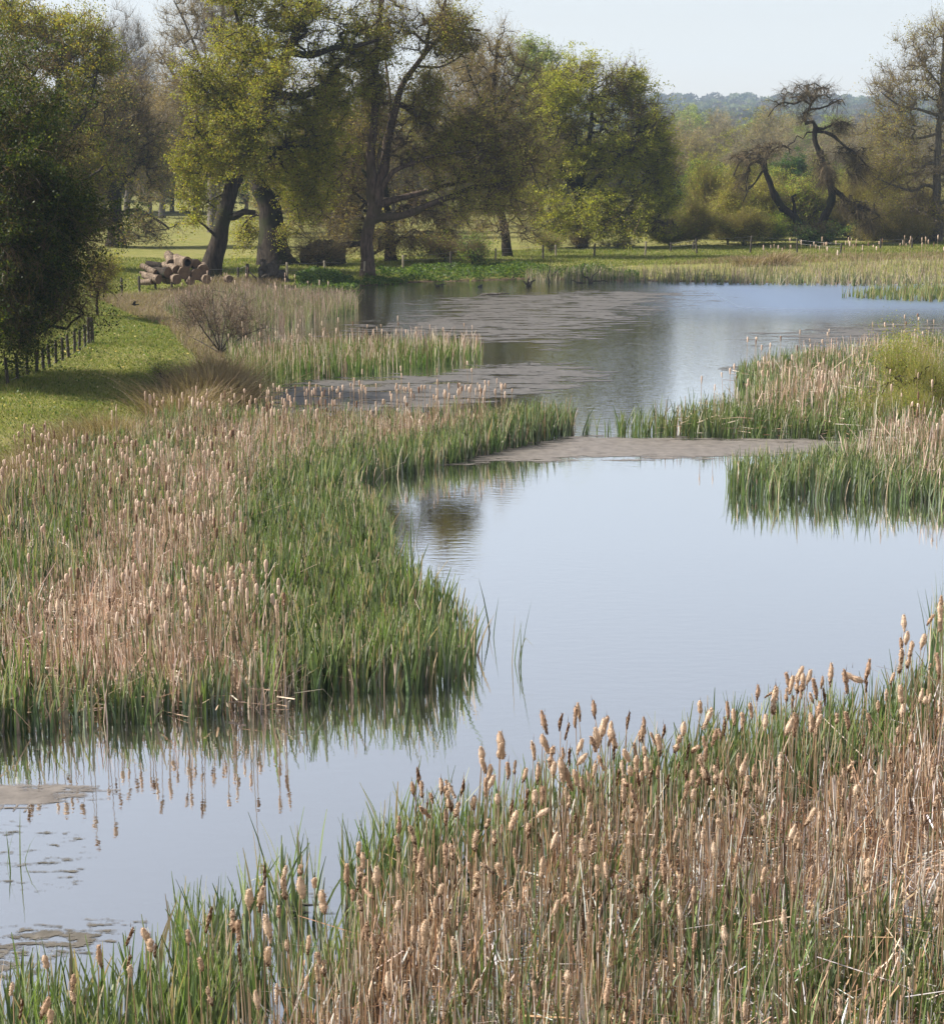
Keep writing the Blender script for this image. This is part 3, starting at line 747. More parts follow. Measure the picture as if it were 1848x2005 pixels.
def head_mesh(seed, kind):
    r = np.random.default_rng(seed)
    nr, ns = 15, 10
    L = 0.2; t = np.linspace(0, 1, nr)
    prof = np.sin(np.pi * np.clip(t * 0.94 + 0.03, 0, 1)) ** 0.42
    base = {'plump': 0.0275, 'slender': 0.0195, 'dark': 0.015, 'tattered': 0.0235}[kind]
    lump = 1 + 0.19 * np.sin(t * 6.28 * (0.8 + r.random()) + r.random() * 6)
    if kind == 'tattered': lump *= 1 - 0.5 * np.exp(-((t - 0.35 - 0.3 * r.random()) / 0.10) ** 2)
    if kind in ('slender', 'plump') and r.random() < 0.6: lump *= np.clip(0.62 + t * 0.75, 0.4, 1.15)
    ang = np.arange(ns) / ns * 6.283
    R = base * (prof * lump)[:, None] * (1 + 0.26 * (r.random((nr, ns)) - 0.5))
    bx = 0.006 * np.sin(t * 4 + r.random() * 6); by = 0.006 * np.sin(t * 3.3 + r.random() * 6)
    V = np.stack([R * np.cos(ang) + bx[:, None], R * np.sin(ang) + by[:, None], np.repeat(((t - 0.5) * L)[:, None], ns, 1)], -1)
    fl = np.array([(0.60, 0.46, 0.34), (0.49, 0.35, 0.25), (0.66, 0.53, 0.41)])[r.integers(3)]
    dk = np.array((0.115, 0.06, 0.032))
    m = r.random((nr, ns)); 
    lim = {'plump': 0.93, 'slender': 0.85, 'dark': 0.12, 'tattered': 0.75}[kind]
    low = np.clip((0.35 - t) * 3.0, 0, 1)[:, None] * (1.0 if r.random() < 0.5 else 0.25)
    k = np.clip((m - lim) * 8, 0, 1); k = np.maximum(k, (r.random((nr, ns)) < low) * 0.9)
    C = fl[None, None] * (1 - k[..., None]) + dk * k[..., None]
    C = C * (0.78 + 0.4 * r.random((nr, ns, 1)))
    a = Acc()
    i = np.arange(nr - 1)[:, None] * ns; j = np.arange(ns)[None]; j2 = (j + 1) % ns
    Q = np.stack([i + j, i + j2, i + ns + j2, i + ns + j], -1).reshape(-1, 4)
    jj = np.arange(ns); VV = np.concatenate([V.reshape(-1, 3), V[0].mean(0)[None], V[-1].mean(0)[None]])
    T = np.concatenate([np.stack([(jj + 1) % ns, jj, np.full(ns, nr * ns)], -1), np.stack([(nr - 1) * ns + jj, (nr - 1) * ns + (jj + 1) % ns, np.full(ns, nr * ns + 1)], -1)])
    CC = np.concatenate([C.reshape(-1, 3), C[0, :1], C[-1, :1]])
    a.add(VV, Q, T, CC)
    # loose fluff standing off the surface
    nf = {'plump': 620, 'slender': 420, 'dark': 90, 'tattered': 560}[kind]
    ti = r.integers(0, nr, nf); ji = r.integers(0, ns, nf)
    p = V[ti, ji]; o = np.stack([np.cos(ang[ji]), np.sin(ang[ji]), r.normal(0, 0.45, nf)], -1) + r.normal(0, 0.45, (nf, 3))
    o /= np.linalg.norm(o, axis=1)[:, None]
    s = np.cross(o, r.normal(0, 1, (nf, 3))); s /= np.linalg.norm(s, axis=1)[:, None]
    ln = (0.006 + 0.015 * r.random(nf) ** 2)[:, None]
    F = np.stack([p - s * 0.0028, p + s * 0.0028, p + o * ln], 1).reshape(-1, 3)
    a.add(F, None, np.arange(nf * 3).reshape(nf, 3), np.repeat(np.clip(C[ti, ji] * 1.05, 0, 0.8), 3, 0))
    HEADARR.append((np.concatenate(a.V), Q, np.concatenate(a.T), np.concatenate(a.C), kind))
    return a.mesh('seed_head', M['fluff'], True)


HEADS = {k: [head_mesh(100 + 17 * i + 3 * len(k), k) for i in range(n)] for k, n in (('plump', 5), ('slender', 5), ('dark', 3), ('tattered', 4))}


def stalk_mesh(c):
    a = Acc(); z = np.linspace(0, 1, 6)
    tube(a, np.stack([0.012 * np.sin(z * 3), 0.010 * np.sin(z * 2.2 + 1) - 0.0084, z], -1), np.linspace(0.0062, 0.004, 6), 5, c)
    return a.mesh('stalk', M['dry'], True)


STALKS = [stalk_mesh(c) for c in ((0.36, 0.25, 0.16), (0.30, 0.24, 0.17), (0.24, 0.16, 0.10))]
a = Acc(); tube(a, np.array([(0, 0, 0), (0.001, 0, 0.5), (0.0, 0.002, 1.0)]), [0.0032, 0.0022, 0.001], 4, (0.13, 0.085, 0.055)); SPIKE = a.mesh('spike', M['dry'])

A3 = "1692,218,60 1795,205,60 1835,140,60 1832,175,70 1833,225,50 1765,290,60 1702,275,50 1680,300,50 1720,310,45 1678,365,100 1710,360,70 1825,385,100 1548,405,90 1405,420,85 1283,415,60 1318,430,60 1235,440,60 1250,460,70 1297,445,60 1290,480,60 1275,460,60 1342,475,90 1370,450,50 1463,445,90 1490,430,80 1185,520,100 1168,495,50 1118,490,60 1187,475,40 1680,495,70 1622,498,50 1545,465,50 1378,505,70 1330,510,50 1092,560,60 1148,605,60 1243,620,70 1263,615,95 1327,605,70 1355,565,80 1358,600,60 1468,600,80 1428,590,40 1590,545,50 1556,600,60 1685,560,50 1775,517,25 1718,670,60 1668,640,40 893,545,50 922,590,90 1000,560,70 1025,585,60 988,620,70 1060,585,40 948,665,70 970,650,40 478,555,70 418,565,70 405,585,80 348,605,70 372,640,70 283,605,90 287,690,75 525,610,60 510,635,90 488,665,80 475,690,60 553,665,80 540,680,40 555,725,60 612,597,65 672,610,50 668,650,70 658,660,50 750,640,60 828,630,55 732,695,80 805,690,70 846,720,80 875,710,60 912,690,60 915,730,60 114,695,100 110,715,60 240,715,80 38,730,60 45,775,60 68,800,60 55,860,70 75,840,60 140,795,70 208,810,50 258,805,80 312,740,80 320,790,60 355,730,50 382,740,70 352,790,90 380,830,100 422,700,60 430,750,60 432,850,65 405,820,60 507,765,60 480,790,50 605,735,70 675,720,40 645,765,60 682,775,70 590,785,60 620,795,40 570,820,70 600,840,50 652,828,60 700,820,65 727,800,50 768,835,60 213,905,80 275,890,70 247,900,60 100,905,40 8,920,60 155,940,60 162,990,80 275,960,60 60,1000,40 220,1020,40 595,890,90 640,915,90 630,970,60 402,978,40 838,810,40 862,820,60 838,870,70 885,840,40 910,790,120 965,765,50 953,810,70 1002,860,80 1075,855,80 1060,790,60 1105,805,70 1115,865,40 940,893,30 1207,765,80 808,775,20 1640,795,110 1483,778,50 1452,915,45 1818,915,55 1505,870,40 1325,975,80 1145,990,35 970,1000,40 868,890,50 815,1000,30"
A4 = "15,180,80 88,170,60 222,145,55 438,215,80 470,205,60 172,240,60 275,285,80 110,295,80 60,290,60 18,350,100 385,305,60 490,300,50 617,175,60 672,230,40 750,290,110 657,350,70 682,360,80 617,405,70 905,165,60 950,220,60 1033,260,70 1083,235,50 1555,290,85 990,550,70 533,780,110 1225,893,30 1585,700,60 360,410,40 385,415,60 375,710,40"
A2 = "1035,615,80 1023,705,100 1112,660,90 1115,605,60 1180,660,80 1177,590,30 1232,640,30 1265,715,85 975,705,80 1092,755,50 817,785,100 912,790,80 932,830,85 1050,820,105 737,855,60 508,850,80 573,855,80 590,885,50 607,905,60 392,930,90 285,1030,60 285,1090,50 178,950,50 45,1055,40 82,1135,80 175,1130,100 197,1165,60 505,945,30 510,985,50 787,960,60 1050,930,80 1125,890,50 1245,937,40 1270,975,60 1360,610,85 1410,600,40 1402,650,50 1427,640,50 1475,620,80 1445,685,60 1405,510,60 1420,555,60 1380,690,30 1410,730,30 1437,830,75 1465,880,80 1665,840,110 1745,810,60 1775,880,60 1650,560,110 1555,490,60 1615,455,75 1665,365,75 1637,225,75 1650,275,60 1617,275,60 1727,265,60 1745,265,50 1770,280,60 1810,270,70 1690,310,40 1760,320,80 1745,535,90 1770,520,60 1655,655,60 1725,670,50 1800,590,40 1840,590,60 1560,735,40 1790,355,60 1745,385,60 1640,590,60 1560,425,40"
A1 = "240,545,40 227,595,60 120,580,45 92,650,50 295,600,55 342,610,45 428,585,50 443,565,45 480,605,40 512,575,40 610,590,50 350,690,45 815,495,55 770,490,45 848,490,50 905,470,55 915,510,40 950,450,45 997,495,50 720,530,45 745,555,50 660,535,50 857,525,40 710,555,40 1115,585,55 1085,600,40 1003,750,35 423,640,45"


def parse(s, ox, oy, k): return [(ox + float(a) * k, oy + float(b) * k, float(c) * k) for a, b, c in (t.split(',') for t in s.split())]


SPOTS = [(x, y, l, 'near') for x, y, l in parse(A3, 924, 1108.8, .5) + parse(A4, 924, 1552.3, .5) + parse(A2, 0, 1404.5, .5)] + [(x, y, l, 'left') for x, y, l in parse(A1, 0, 887, .5)]
WHERE = {'near': [(330, 'in green reeds, lower left of foreground bed'), (720, 'in the left part of the foreground bed'), (1130, 'near the middle of the foreground bed'),
                  (1500, 'right of the foreground bed middle'), (1700, 'at the right of the foreground bed'), (9999, 'at the right edge of the photo')]}
LOOK = {'plump': 'plump burst cattail with pale fluff', 'slender': 'slender fluffy cattail', 'dark': 'thin dark brown cattail', 'tattered': 'ragged lobed cattail losing fluff'}
protos = {}


def place_cattail(px, py, len_v, where, i):
    kind = rng.choice(['plump', 'slender', 'dark', 'tattered'], p=[0.31, 0.34, 0.14, 0.21]) if len_v > 22 else rng.choice(['slender', 'tattered', 'dark', 'plump'], p=[0.4, 0.3, 0.1, 0.2])
    h = rng.uniform(1.45, 1.7) if where == 'near' else rng.uniform(1.35, 1.55)
    if where == 'near' and py < 1330 and px > 1500: h = rng.uniform(1.4, 1.55)
    g = G(px, py, h)
    L = len_v / (FPX / float((g - CAM) @ FW)) * 1.08
    L = max(0.10, min(0.32, L))
    tilt = Euler((rng.normal(0, 0.05), rng.normal(0, 0.05), rng.random() * 6.28), 'XYZ')
    off = tilt.to_matrix() @ Vector((0, 0, h))
    base = (g[0] - off.x, g[1] - off.y, g[2] - off.z - 0.02)
    if where == 'near':
        lab = next(t for lim, t in WHERE['near'] if px < lim)
        size = 'Long' if len_v > 42 else ('Short' if len_v < 26 else 'Mid length')
        label = f"{size.lower()} {LOOK[kind]} {lab}"
    else:
        label = f"{LOOK[kind]} {'at the left side' if px < 260 else 'in the middle'} of the left reed bed"
    t = empty('cattail', base, label, 'cattail', 'cattails standing out over the reed beds')
    t.rotation_euler = tilt
    s = link(bpy.data.objects.new('stalk', STALKS[i % 3]), t); s.scale = (1, 1, h - L * 0.45)
    hd = link(bpy.data.objects.new('seed_head', HEADS[kind][i % len(HEADS[kind])]), t); hd.location = (0, 0, h); k = L / 0.2
    bt = 0.45 if rng.random() < 0.08 else 0.15
    hd.rotation_euler = (rng.normal(0, bt), rng.normal(0, bt), rng.random() * 6.28)
    hd.scale = (max(0.8, k ** 0.6) * rng.uniform(0.9, 1.15), max(0.8, k ** 0.6) * rng.uniform(0.9, 1.15), k)
    sp = link(bpy.data.objects.new('spike', SPIKE), t); sp.location = (0, 0, h + L * 0.46); sp.scale = (1, 1, rng.uniform(0.015, 0.09))


for i, (x, y, l, wh) in enumerate(SPOTS): place_cattail(x, y, l, wh, i)

# the many smaller ones further off
allq = []
q = sample(LDRY, 6.5); q = q[(fnoise(q[:, 0], q[:, 1], 3, 44) > 0.40) & ((q[:, 0] > -6.3) | (q[:, 1] > 37) | (rng.random(len(q)) < .25))]; allq.append((q, 1.36, 1.08))
q = sample(RSP, 0.6); allq.append((q[q[:, 0] > 6], 1.35, 1.15))
q = sample(ISL, 0.7); allq.append((q, 1.35, 1.1))
q = sample([(1700, 950), (1848, 985), (1950, 990), (1950, 880), (1740, 890)], 1.0); allq.append((q, 1.45, 1.1))
q = sample([(1560, 530), (1848, 545), (2100, 550), (2100, 520), (1700, 520)], 0.33); allq.append((q, 2.0, 1.7))
fs = G(np.array([1495, 1508, 1515, 1522, 1533, 1537, 1545, 1550, 1569, 1587, 1597, 1612, 1620, 1623, 1638, 1650, 1656, 1665, 1672, 1688, 1691, 1700, 1708, 1716, 1690, 1640, 1605]), np.array([479, 478, 474, 482, 478, 480, 472, 480, 474, 472, 474, 472, 474, 478, 472, 478, 476, 480, 474, 478, 476, 480, 476, 478, 484, 486, 482]), 2.3)[:, :2]; allq.append((fs, 2.3, 1.6))
q = sample([(600, 860), (760, 800), (960, 800), (1000, 850)], 0.25); allq.append((q, 1.5, 1.0))
pk = G(np.array([283, 293, 310, 350, 378, 222, 620, 650]), np.array([778, 778, 800, 790, 778, 800, 795, 790]), 1.45)[:, :2]; allq.append((pk, 1.45, 1.5))
q = sample(RUS, 0.2); allq.append((q, 1.5, 1.3))
acc = Acc()
q = sample(NEAR_DRY, 3.4)
for x, y in q:
    HV, HQ, HT, HC, kd = HEADARR[rng.integers(len(HEADARR))]
    s_ = rng.uniform(0.5, 0.95); hh = rng.uniform(0.85, 1.45); e = Euler((rng.normal(0, .14), rng.normal(0, .14), rng.random() * 6.28)).to_matrix()
    acc.add((HV * [0.85 * s_, 0.85 * s_, s_]) @ np.array(e).T + [x, y, hh], HQ, HT, HC)
    lx, ly = rng.normal(0, 0.05, 2); tube(acc, np.array([(x + lx, y + ly, -0.1), (x, y, hh - 0.07 * s_)]), [0.006, 0.0045], 4, (0.32, 0.23, 0.15), False)
for q, h, sc in allq:
    for x, y in q:
        hh = h * rng.uniform(0.85, 1.08); L = 0.17 * sc * rng.uniform(0.6, 1.25); r = 0.023 * sc * rng.uniform(0.6, 1.2)
        lx, ly = rng.normal(0, 0.05, 2); z = np.array([0, 0.12, 0.3, 0.5, 0.7, 0.9, 1.0])
        pr = np.array([0.4, 0.8, 0.95, 1.0, 1.1, 0.85, 0.25]) * r * (0.8 + 0.4 * rng.random(7))
        top = np.array([x + lx, y + ly, hh])
        d = np.array([lx, ly, hh]); d /= np.linalg.norm(d)
        c = np.array([(0.62, 0.48, 0.38), (0.53, 0.40, 0.30), (0.70, 0.57, 0.46), (0.24, 0.15, 0.10)])[rng.choice(4, p=[.36, .3, .24, .1])]
        tube(acc, top + d * ((z - 0.5) * L)[:, None], pr, 6, c, True, 0.25)
        tube(acc, np.array([(x, y, -0.1), top - d * L * 0.4]), [0.007 * sc, 0.006 * sc], 3, (0.34, 0.25, 0.17), False)
o = obj('cattail_mass', acc.mesh('cattail_mass', M['fluff'], True))
tag(o, 'hundreds of smaller tan cattail heads spread over the further reed beds', 'cattails', None, 'stuff')
# ------------------------------------------------------------------ trees
def spline(pts, step):
    pts = np.asarray(pts, float)
    if len(pts) == 2:
        n = max(2, int(np.linalg.norm(pts[1] - pts[0]) / step) + 1)
        return pts[0] + (pts[1] - pts[0]) * np.linspace(0, 1, n)[:, None]
    e = np.concatenate([2 * pts[:1] - pts[1:2], pts, 2 * pts[-1:] - pts[-2:-1]])
    out = []
    for i in range(1, len(e) - 2):
        p0, p1, p2, p3 = e[i - 1:i + 3]
        n = max(1, int(np.linalg.norm(p2 - p1) / step))
        t = (np.arange(n) / n)[:, None]
        out.append(0.5 * ((2 * p1) + (-p0 + p2) * t + (2 * p0 - 5 * p1 + 4 * p2 - p3) * t * t + (-p0 + 3 * p1 - 3 * p2 + p3) * t ** 3))
    out.append(pts[-1:])
    return np.concatenate(out)


OLIVE = [(0.118, 0.132, 0.022), (0.152, 0.162, 0.028), (0.095, 0.115, 0.020), (0.175, 0.168, 0.034), (0.12, 0.10, 0.03)]
OAKG = [(0.128, 0.142, 0.018), (0.170, 0.178, 0.025), (0.10, 0.112, 0.017), (0.195, 0.19, 0.035), (0.15, 0.12, 0.028)]
BROWN = [(0.150, 0.125, 0.045), (0.185, 0.150, 0.055), (0.115, 0.095, 0.038), (0.17, 0.16, 0.042)]
PINK = [(0.155, 0.115, 0.085), (0.19, 0.14, 0.105), (0.12, 0.09, 0.068), (0.14, 0.125, 0.06)]
DARKG = [(0.035, 0.060, 0.016), (0.050, 0.080, 0.020), (0.028, 0.046, 0.014), (0.08, 0.11, 0.022)]
TW = [(0.115, 0.088, 0.066), (0.16, 0.12, 0.09), (0.08, 0.06, 0.046)]
TWP = [(0.17, 0.135, 0.105), (0.21, 0.175, 0.14), (0.13, 0.102, 0.08)]
YTW = [(0.20, 0.175, 0.075), (0.16, 0.145, 0.06), (0.24, 0.20, 0.10)]
TWG = [(0.22, 0.19, 0.16), (0.17, 0.145, 0.12), (0.26, 0.23, 0.19)]


def build_tree(name, label, cat, base, D, limbs, ells, natt, leaves=(40, 0.18, OLIVE), twigs=(6, 1.0, 0.03, TW, 0.15), bark='bark', rtip=0.028, clump=1.1, group=None, zb=None, part_names=('trunk', 'crown'), k_big=9, rough=0.14, jag=0.06, gain=1.7, gapsz=2.0, gapt=0.36, knob=0.0):
    """limbs: (grid points, r0, r1, depth offset at the tip); ells: crown volumes (cx, cy, rx, ry, depth offset, depth radius or None)"""
    base_w = P(base[0], base[1], D)
    zg = float(ground_h(base_w[0], base_w[1])[0]) if zb is None else zb
    org = np.array([base_w[0], base_w[1], zg])
    paths = []
    NP = []; PAR = []; RAD = []; ISL = []
    for li, (pts, r0, r1, off) in enumerate(limbs):
        pts = np.asarray(pts, float); t = np.linspace(0, 1, len(pts))
        d0 = 0.0
        if li > 0 and NP:                                   # start where the limb meets what is already there
            q = P(pts[0, 0], pts[0, 1], D); A = np.asarray(NP); j = int(np.argmin(np.hypot(A[:, 0] - q[0], A[:, 2] - q[2]))); d0 = A[j, 1] - D
        w3 = np.array([P(p[0], p[1], D + d0 + (off - d0) * tt if off else D + d0) for p, tt in zip(pts, t)])
        if li == 0: w3[0, 2] = min(w3[0, 2], zg - 0.25)
        s = spline(w3, 0.45)
        n = len(s); jj = rng.normal(0, 1, (n, 3)); 
        for _ in range(2): jj[1:-1] = (jj[:-2] + jj[1:-1] * 2 + jj[2:]) / 4
        rr = r0 + (r1 - r0) * np.linspace(0, 1, n) ** 0.85
        rr = rr * (1 + knob * rng.normal(0, 1, n))
        s = s + jj * np.minimum(0.35 * rr, jag * 3)[:, None] * np.minimum(1, np.arange(n))[:, None]
        par = -1
        if li > 0: par = j
        elif r0 > 0.3: rr = rr * (1 + 0.32 * np.exp(-np.arange(n) * 0.45 / 0.9))
        idx = []
        for m in range(n):
            NP.append(s[m]); PAR.append(par if m == 0 else len(NP) - 2); RAD.append(rr[m]); ISL.append(True); idx.append(len(NP) - 1)
        paths.append(('limb', ([par] if par >= 0 else []) + idx, rr))
    att = []
    tot = sum(e[2] * e[3] for e in ells)
    for e in ells:
        cx, cy_, rx, ry, off = e[:5]
        c = P(cx, cy_, D + off); k = np.linalg.norm(c - CAM) / FPX
        RX, RZ = rx * k, ry * k; RY = e[5] if len(e) > 5 and e[5] else 0.85 * RX
        n = max(3, int(natt * e[2] * e[3] / tot))
        d = rng.normal(0, 1, (n, 3)); d /= np.linalg.norm(d, axis=1)[:, None]
        r = rng.random(n) ** 0.42
        a_ = c + d * r[:, None] * np.array([RX, RY, RZ]) * (0.58 + 0.75 * fnoise(d[:, 0] * 2.6 + cx, d[:, 2] * 2.6 + d[:, 1] * 1.5, 1.0, int(cx) % 50, 2))[:, None]
        att.append(a_)
    att = np.concatenate(att)
    att = att[att[:, 2] > zg + 0.15]
    A0 = np.asarray(NP)
    d0 = np.array([np.min(np.linalg.norm(A0 - a_, axis=1)) for a_ in att])
    order = np.argsort(d0)
    cap = len(NP) + len(att) * 14 + 10
    pos = np.zeros((cap, 3)); pos[:len(NP)] = A0; cnt = len(NP)
    PAR = list(PAR); RAD = list(RAD); ISL = list(ISL)
    ok0 = np.ones(cap, bool)
    low = np.asarray(A0[:, 2] < zg + 0.22 * (att[:, 2].max() - zg)) & (np.asarray(RAD) > 0.25)
    tipnode = []
    pen = np.zeros(cap); pen[:len(NP)] = np.where(low, 1.5, 0)
    for oi in order:
        a_ = att[oi]
        dv = pos[:cnt] - a_
        cost = np.sqrt((dv * dv).sum(1)) + 0.35 * np.maximum(0, dv[:, 2]) + pen[:cnt]
        j = int(np.argmin(cost)); p0 = pos[j].copy(); dist = float(np.linalg.norm(a_ - p0))
        if dist < 0.12: tipnode.append((j, a_)); continue
        pj = PAR[j]; dr = (p0 - pos[pj]) if pj >= 0 else np.array([0, 0, 1.0]); dr = dr / (np.linalg.norm(dr) + 1e-9)
        ctl = p0 + dr * dist * 0.28 + np.array([0, 0, 0.10 * dist]) + rng.normal(0, 0.10 * dist, 3)
        n = int(min(12, max(2, math.ceil(dist / 0.75))))
        t = (np.arange(1, n + 1) / n)[:, None]
        s = (1 - t) ** 2 * p0 + 2 * t * (1 - t) * ctl + t * t * a_ + rng.normal(0, jag * min(1, dist / 2), (n, 3)) * (t < 1)
        idx = [j]
        for m in range(n):
            pos[cnt] = s[m]; PAR.append(idx[-1]); RAD.append(0.0); ISL.append(False); idx.append(cnt); cnt += 1
        paths.append(('br', idx, None)); tipnode.append((cnt - 1, a_))
    count = np.zeros(cnt)
    for j, _ in tipnode: count[j] += 1
    for i in range(cnt - 1, -1, -1):
        if PAR[i] >= 0: count[PAR[i]] += count[i]
    R = np.array([RAD[i] if ISL[i] else rtip * max(1, count[i]) ** 0.43 for i in range(cnt)])
    for i in range(cnt):
        if not ISL[i] and PAR[i] >= 0: R[i] = min(R[i], max(R[PAR[i]] * 0.92, rtip))
    acc = Acc()
    for kind, idx, rr in paths:
        pts = pos[idx]; r = R[idx].copy()
        if kind == 'br' or (kind == 'limb' and rr is not None and len(idx) > len(rr)): r[0] = min(r[0], r[1] * 1.35)
        big = r.max()
        if len(pts) < 2: continue
        tube(acc, pts, r, k_big if big > 0.25 else (6 if big > 0.09 else 3), cap=big > 0.08, rough=rough if big > 0.12 else 0)
    root = empty(name, org, label, cat, group)
    obj(part_names[0], acc.mesh(part_names[0], M[bark], True, org), root)
    # twigs and leaves
    tips = pos[[j for j, _ in tipnode]]
    par = pos[[max(PAR[j], 0) for j, _ in tipnode]]
    cen = att.mean(0)
    acc2 = Acc()
    nt_, tl, tw, tcol, droop = twigs
    n = len(tips); T0 = np.repeat(tips, nt_, 0) if nt_ else np.zeros((0, 3))
    if nt_:
        bl = rng.random((n * nt_, 1)); T0 = T0 * (1 - bl * 0.8) + np.repeat(par, nt_, 0) * bl * 0.8
        out = T0 - cen; out /= np.linalg.norm(out, axis=1)[:, None] + 1e-9
        d = rng.normal(0, 0.75, (n * nt_, 3)) + out * 0.55 + np.array([0, 0, droop])
        d /= np.linalg.norm(d, axis=1)[:, None]
        if droop < -1: d[:, :2] *= 0.5
        l = (tl * (0.45 + 0.9 * rng.random(n * nt_)))[:, None]
        mid = T0 + d * l * 0.5 + rng.normal(0, 0.08, (n * nt_, 3)) * l
        end = T0 + d * l + np.array([0, 0, 0.12 * np.sign(droop)]) * l + rng.normal(0, 0.06, (n * nt_, 3)) * l
        keepm = end[:, 2] > zg + 0.1
        T0, mid, end = T0[keepm], mid[keepm], end[keepm]
        s = np.cross(end - T0, rng.normal(0, 1, (len(T0), 3))); s /= np.linalg.norm(s, axis=1)[:, None] + 1e-9
        w2 = tw * (0.6 + 0.8 * rng.random((len(T0), 1))) * 0.5
        VV = np.stack([T0 - s * w2, T0 + s * w2, mid + s * w2 * 0.75, mid - s * w2 * 0.75, end], 1).reshape(-1, 3)
        b5 = np.arange(len(T0))[:, None] * 5
        acc2.add(VV, b5 + np.array([[0, 1, 2, 3]]), b5 + np.array([[3, 2, 4]]), np.repeat(pal(len(T0), tcol), 5, 0))
        # finer side shoots
        k = 2
        b0 = np.repeat(mid, k, 0) + (np.repeat(end, k, 0) - np.repeat(mid, k, 0)) * rng.random((len(mid) * k, 1))
        e0 = b0 + rng.normal(0, 0.26, b0.shape) * tl + np.array([0, 0, 0.25 * droop * tl])
        s = np.cross(e0 - b0, rng.normal(0, 1, b0.shape)); s /= np.linalg.norm(s, axis=1)[:, None] + 1e-9
        acc2.add(np.stack([b0 - s * tw * 0.28, b0 + s * tw * 0.28, e0], 1).reshape(-1, 3), None, np.arange(len(b0) * 3).reshape(-1, 3), np.repeat(pal(len(b0), tcol), 3, 0))
    nl, ls, lcol = leaves
    nl, ls = int(nl * 2.0), ls * 0.66
    if nl:
        src = np.concatenate([tips, tips * 0.55 + par * 0.45, end[rng.random(len(end)) < 0.25]]) if nt_ else tips
        dens = np.clip((fnoise(src[:, 0] * 1.0 + src[:, 1] * 0.8, src[:, 2] + src[:, 1] * 0.55, gapsz, int(base[0]) % 40, 2) - gapt) * 6.0, 0.02, 1.3)
        m = nl * n
        pick = rng.choice(len(src), m, p=dens / dens.sum())
        src = src + rng.normal(0, 0.12, src.shape)
        c = src[pick] + rng.normal(0, clump * 0.21, (m, 3)) * np.array([1.1, 1.1, 0.75])
        c = c[c[:, 2] > zg + 0.05]
        col = pal(len(c), lcol)
        hue = fnoise(c[:, 0], c[:, 2], 3.2, int(base[0] + base[1]) % 60, 2)[:, None]
        col = np.clip(col * (0.78 + 0.44 * hue) * gain, 0, 0.6)
        leaf_faces(acc2, c, ls, col)
    obj(part_names[1], acc2.mesh(part_names[1], M['leaf'] if nl else M['twig'], False, org), root)
    return root


TG = 'trees standing round the pond'
# 1 big dark tree at the left edge, low boughs over the fence
build_tree('tree', 'dark leafy tree at the left edge, boughs hanging over the fence', 'tree', (-75, 738), depth_at(738, px=-75), [
    ([(-75, 740), (-66, 600), (-55, 450), (-45, 250), (-38, 150)], .50, .15, 0), ([(-62, 560), (0, 500), (80, 480), (150, 470)], .16, .05, -2), ([(-58, 480), (20, 400), (100, 360)], .16, .05, 2),
    ([(-64, 600), (0, 600), (70, 630), (130, 645)], .12, .04, -1.5), ([(-52, 350), (20, 270), (70, 200)], .14, .05, 1)],
    [(20, 480, 150, 190, -1, 3.5), (60, 570, 100, 85, -1, 2.5), (125, 515, 64, 95, -1, 2), (40, 612, 85, 48, -1, 2), (40, 340, 110, 140, -1, 3), (90, 430, 105, 120, -1, 2.5), (150, 450, 45, 60, -1, 2), (60, 330, 90, 100, 0, 3), (20, 230, 70, 120, 0, 3), (-120, 400, 150, 330, 0, 4), (130, 600, 45, 30, -1, 1.5), (185, 425, 36, 13, -1, 1.2), (196, 470, 30, 11, -1.5, 1), (190, 545, 28, 12, -1, 1), (150, 385, 44, 14, 0, 1.2), (172, 612, 28, 10, -1, 1), (175, 505, 34, 11, -1, 1), (130, 290, 40, 16, 0, 1.2), (90, 200, 50, 24, 0, 1.5), (30, 120, 70, 30, 0, 2)],
    1700, (62, 0.125, DARKG + OLIVE[:1]), (7, 1.0, 0.016, TW, -0.35), clump=0.8, gain=0.85, gapsz=1.0, gapt=0.33, rtip=0.015)
# 2 olive topped tree behind it
build_tree('tree', 'broad olive yellow tree rising behind the dark tree at the left', 'tree', (95, 510), 122, [
    ([(95, 512), (98, 420), (105, 320), (112, 200), (120, 100)], .55, .12, 0), ([(103, 340), (60, 260), (20, 170)], .22, .08, 3), ([(106, 300), (160, 230), (190, 140)], .22, .08, -2), ([(100, 400), (150, 360), (200, 330)], .18, .06, -3)],
    [(130, 90, 85, 75, 0), (180, 110, 58, 70, -1), (60, 170, 110, 110, 1), (30, 60, 100, 80, 2), (170, 220, 60, 90, 0), (110, 310, 100, 110, 0), (190, 330, 40, 60, -1)],
    900, (40, 0.19, OLIVE + [(0.19, 0.15, 0.03)]), (6, 1.0, 0.03, TW, 0.2))
# 3 dark spreading tree with a short bole
build_tree('tree', 'dark short boled tree with brushwood round its foot, left of the log pile', 'tree', (226, 482), depth_at(482, px=226), [
    ([(226, 484), (223, 430), (221, 375), (215, 310), (205, 230)], .75, .2, 0), ([(222, 385), (255, 340), (290, 300)], .3, .1, 2), ([(222, 390), (190, 345), (160, 310)], .3, .1, -2), ([(223, 425), (265, 410), (300, 425), (330, 445)], .22, .07, -3), ([(224, 440), (190, 430), (150, 450)], .2, .06, -2)],
    [(225, 270, 90, 90, 0), (280, 300, 60, 80, 1), (170, 320, 60, 90, -1), (240, 200, 60, 70, 0), (290, 440, 60, 32, -3), (250, 465, 45, 16, -3), (180, 430, 40, 30, -2)],
    800, (14, 0.22, BROWN + DARKG[:2]), (9, 1.3, 0.035, TW, 0.05))
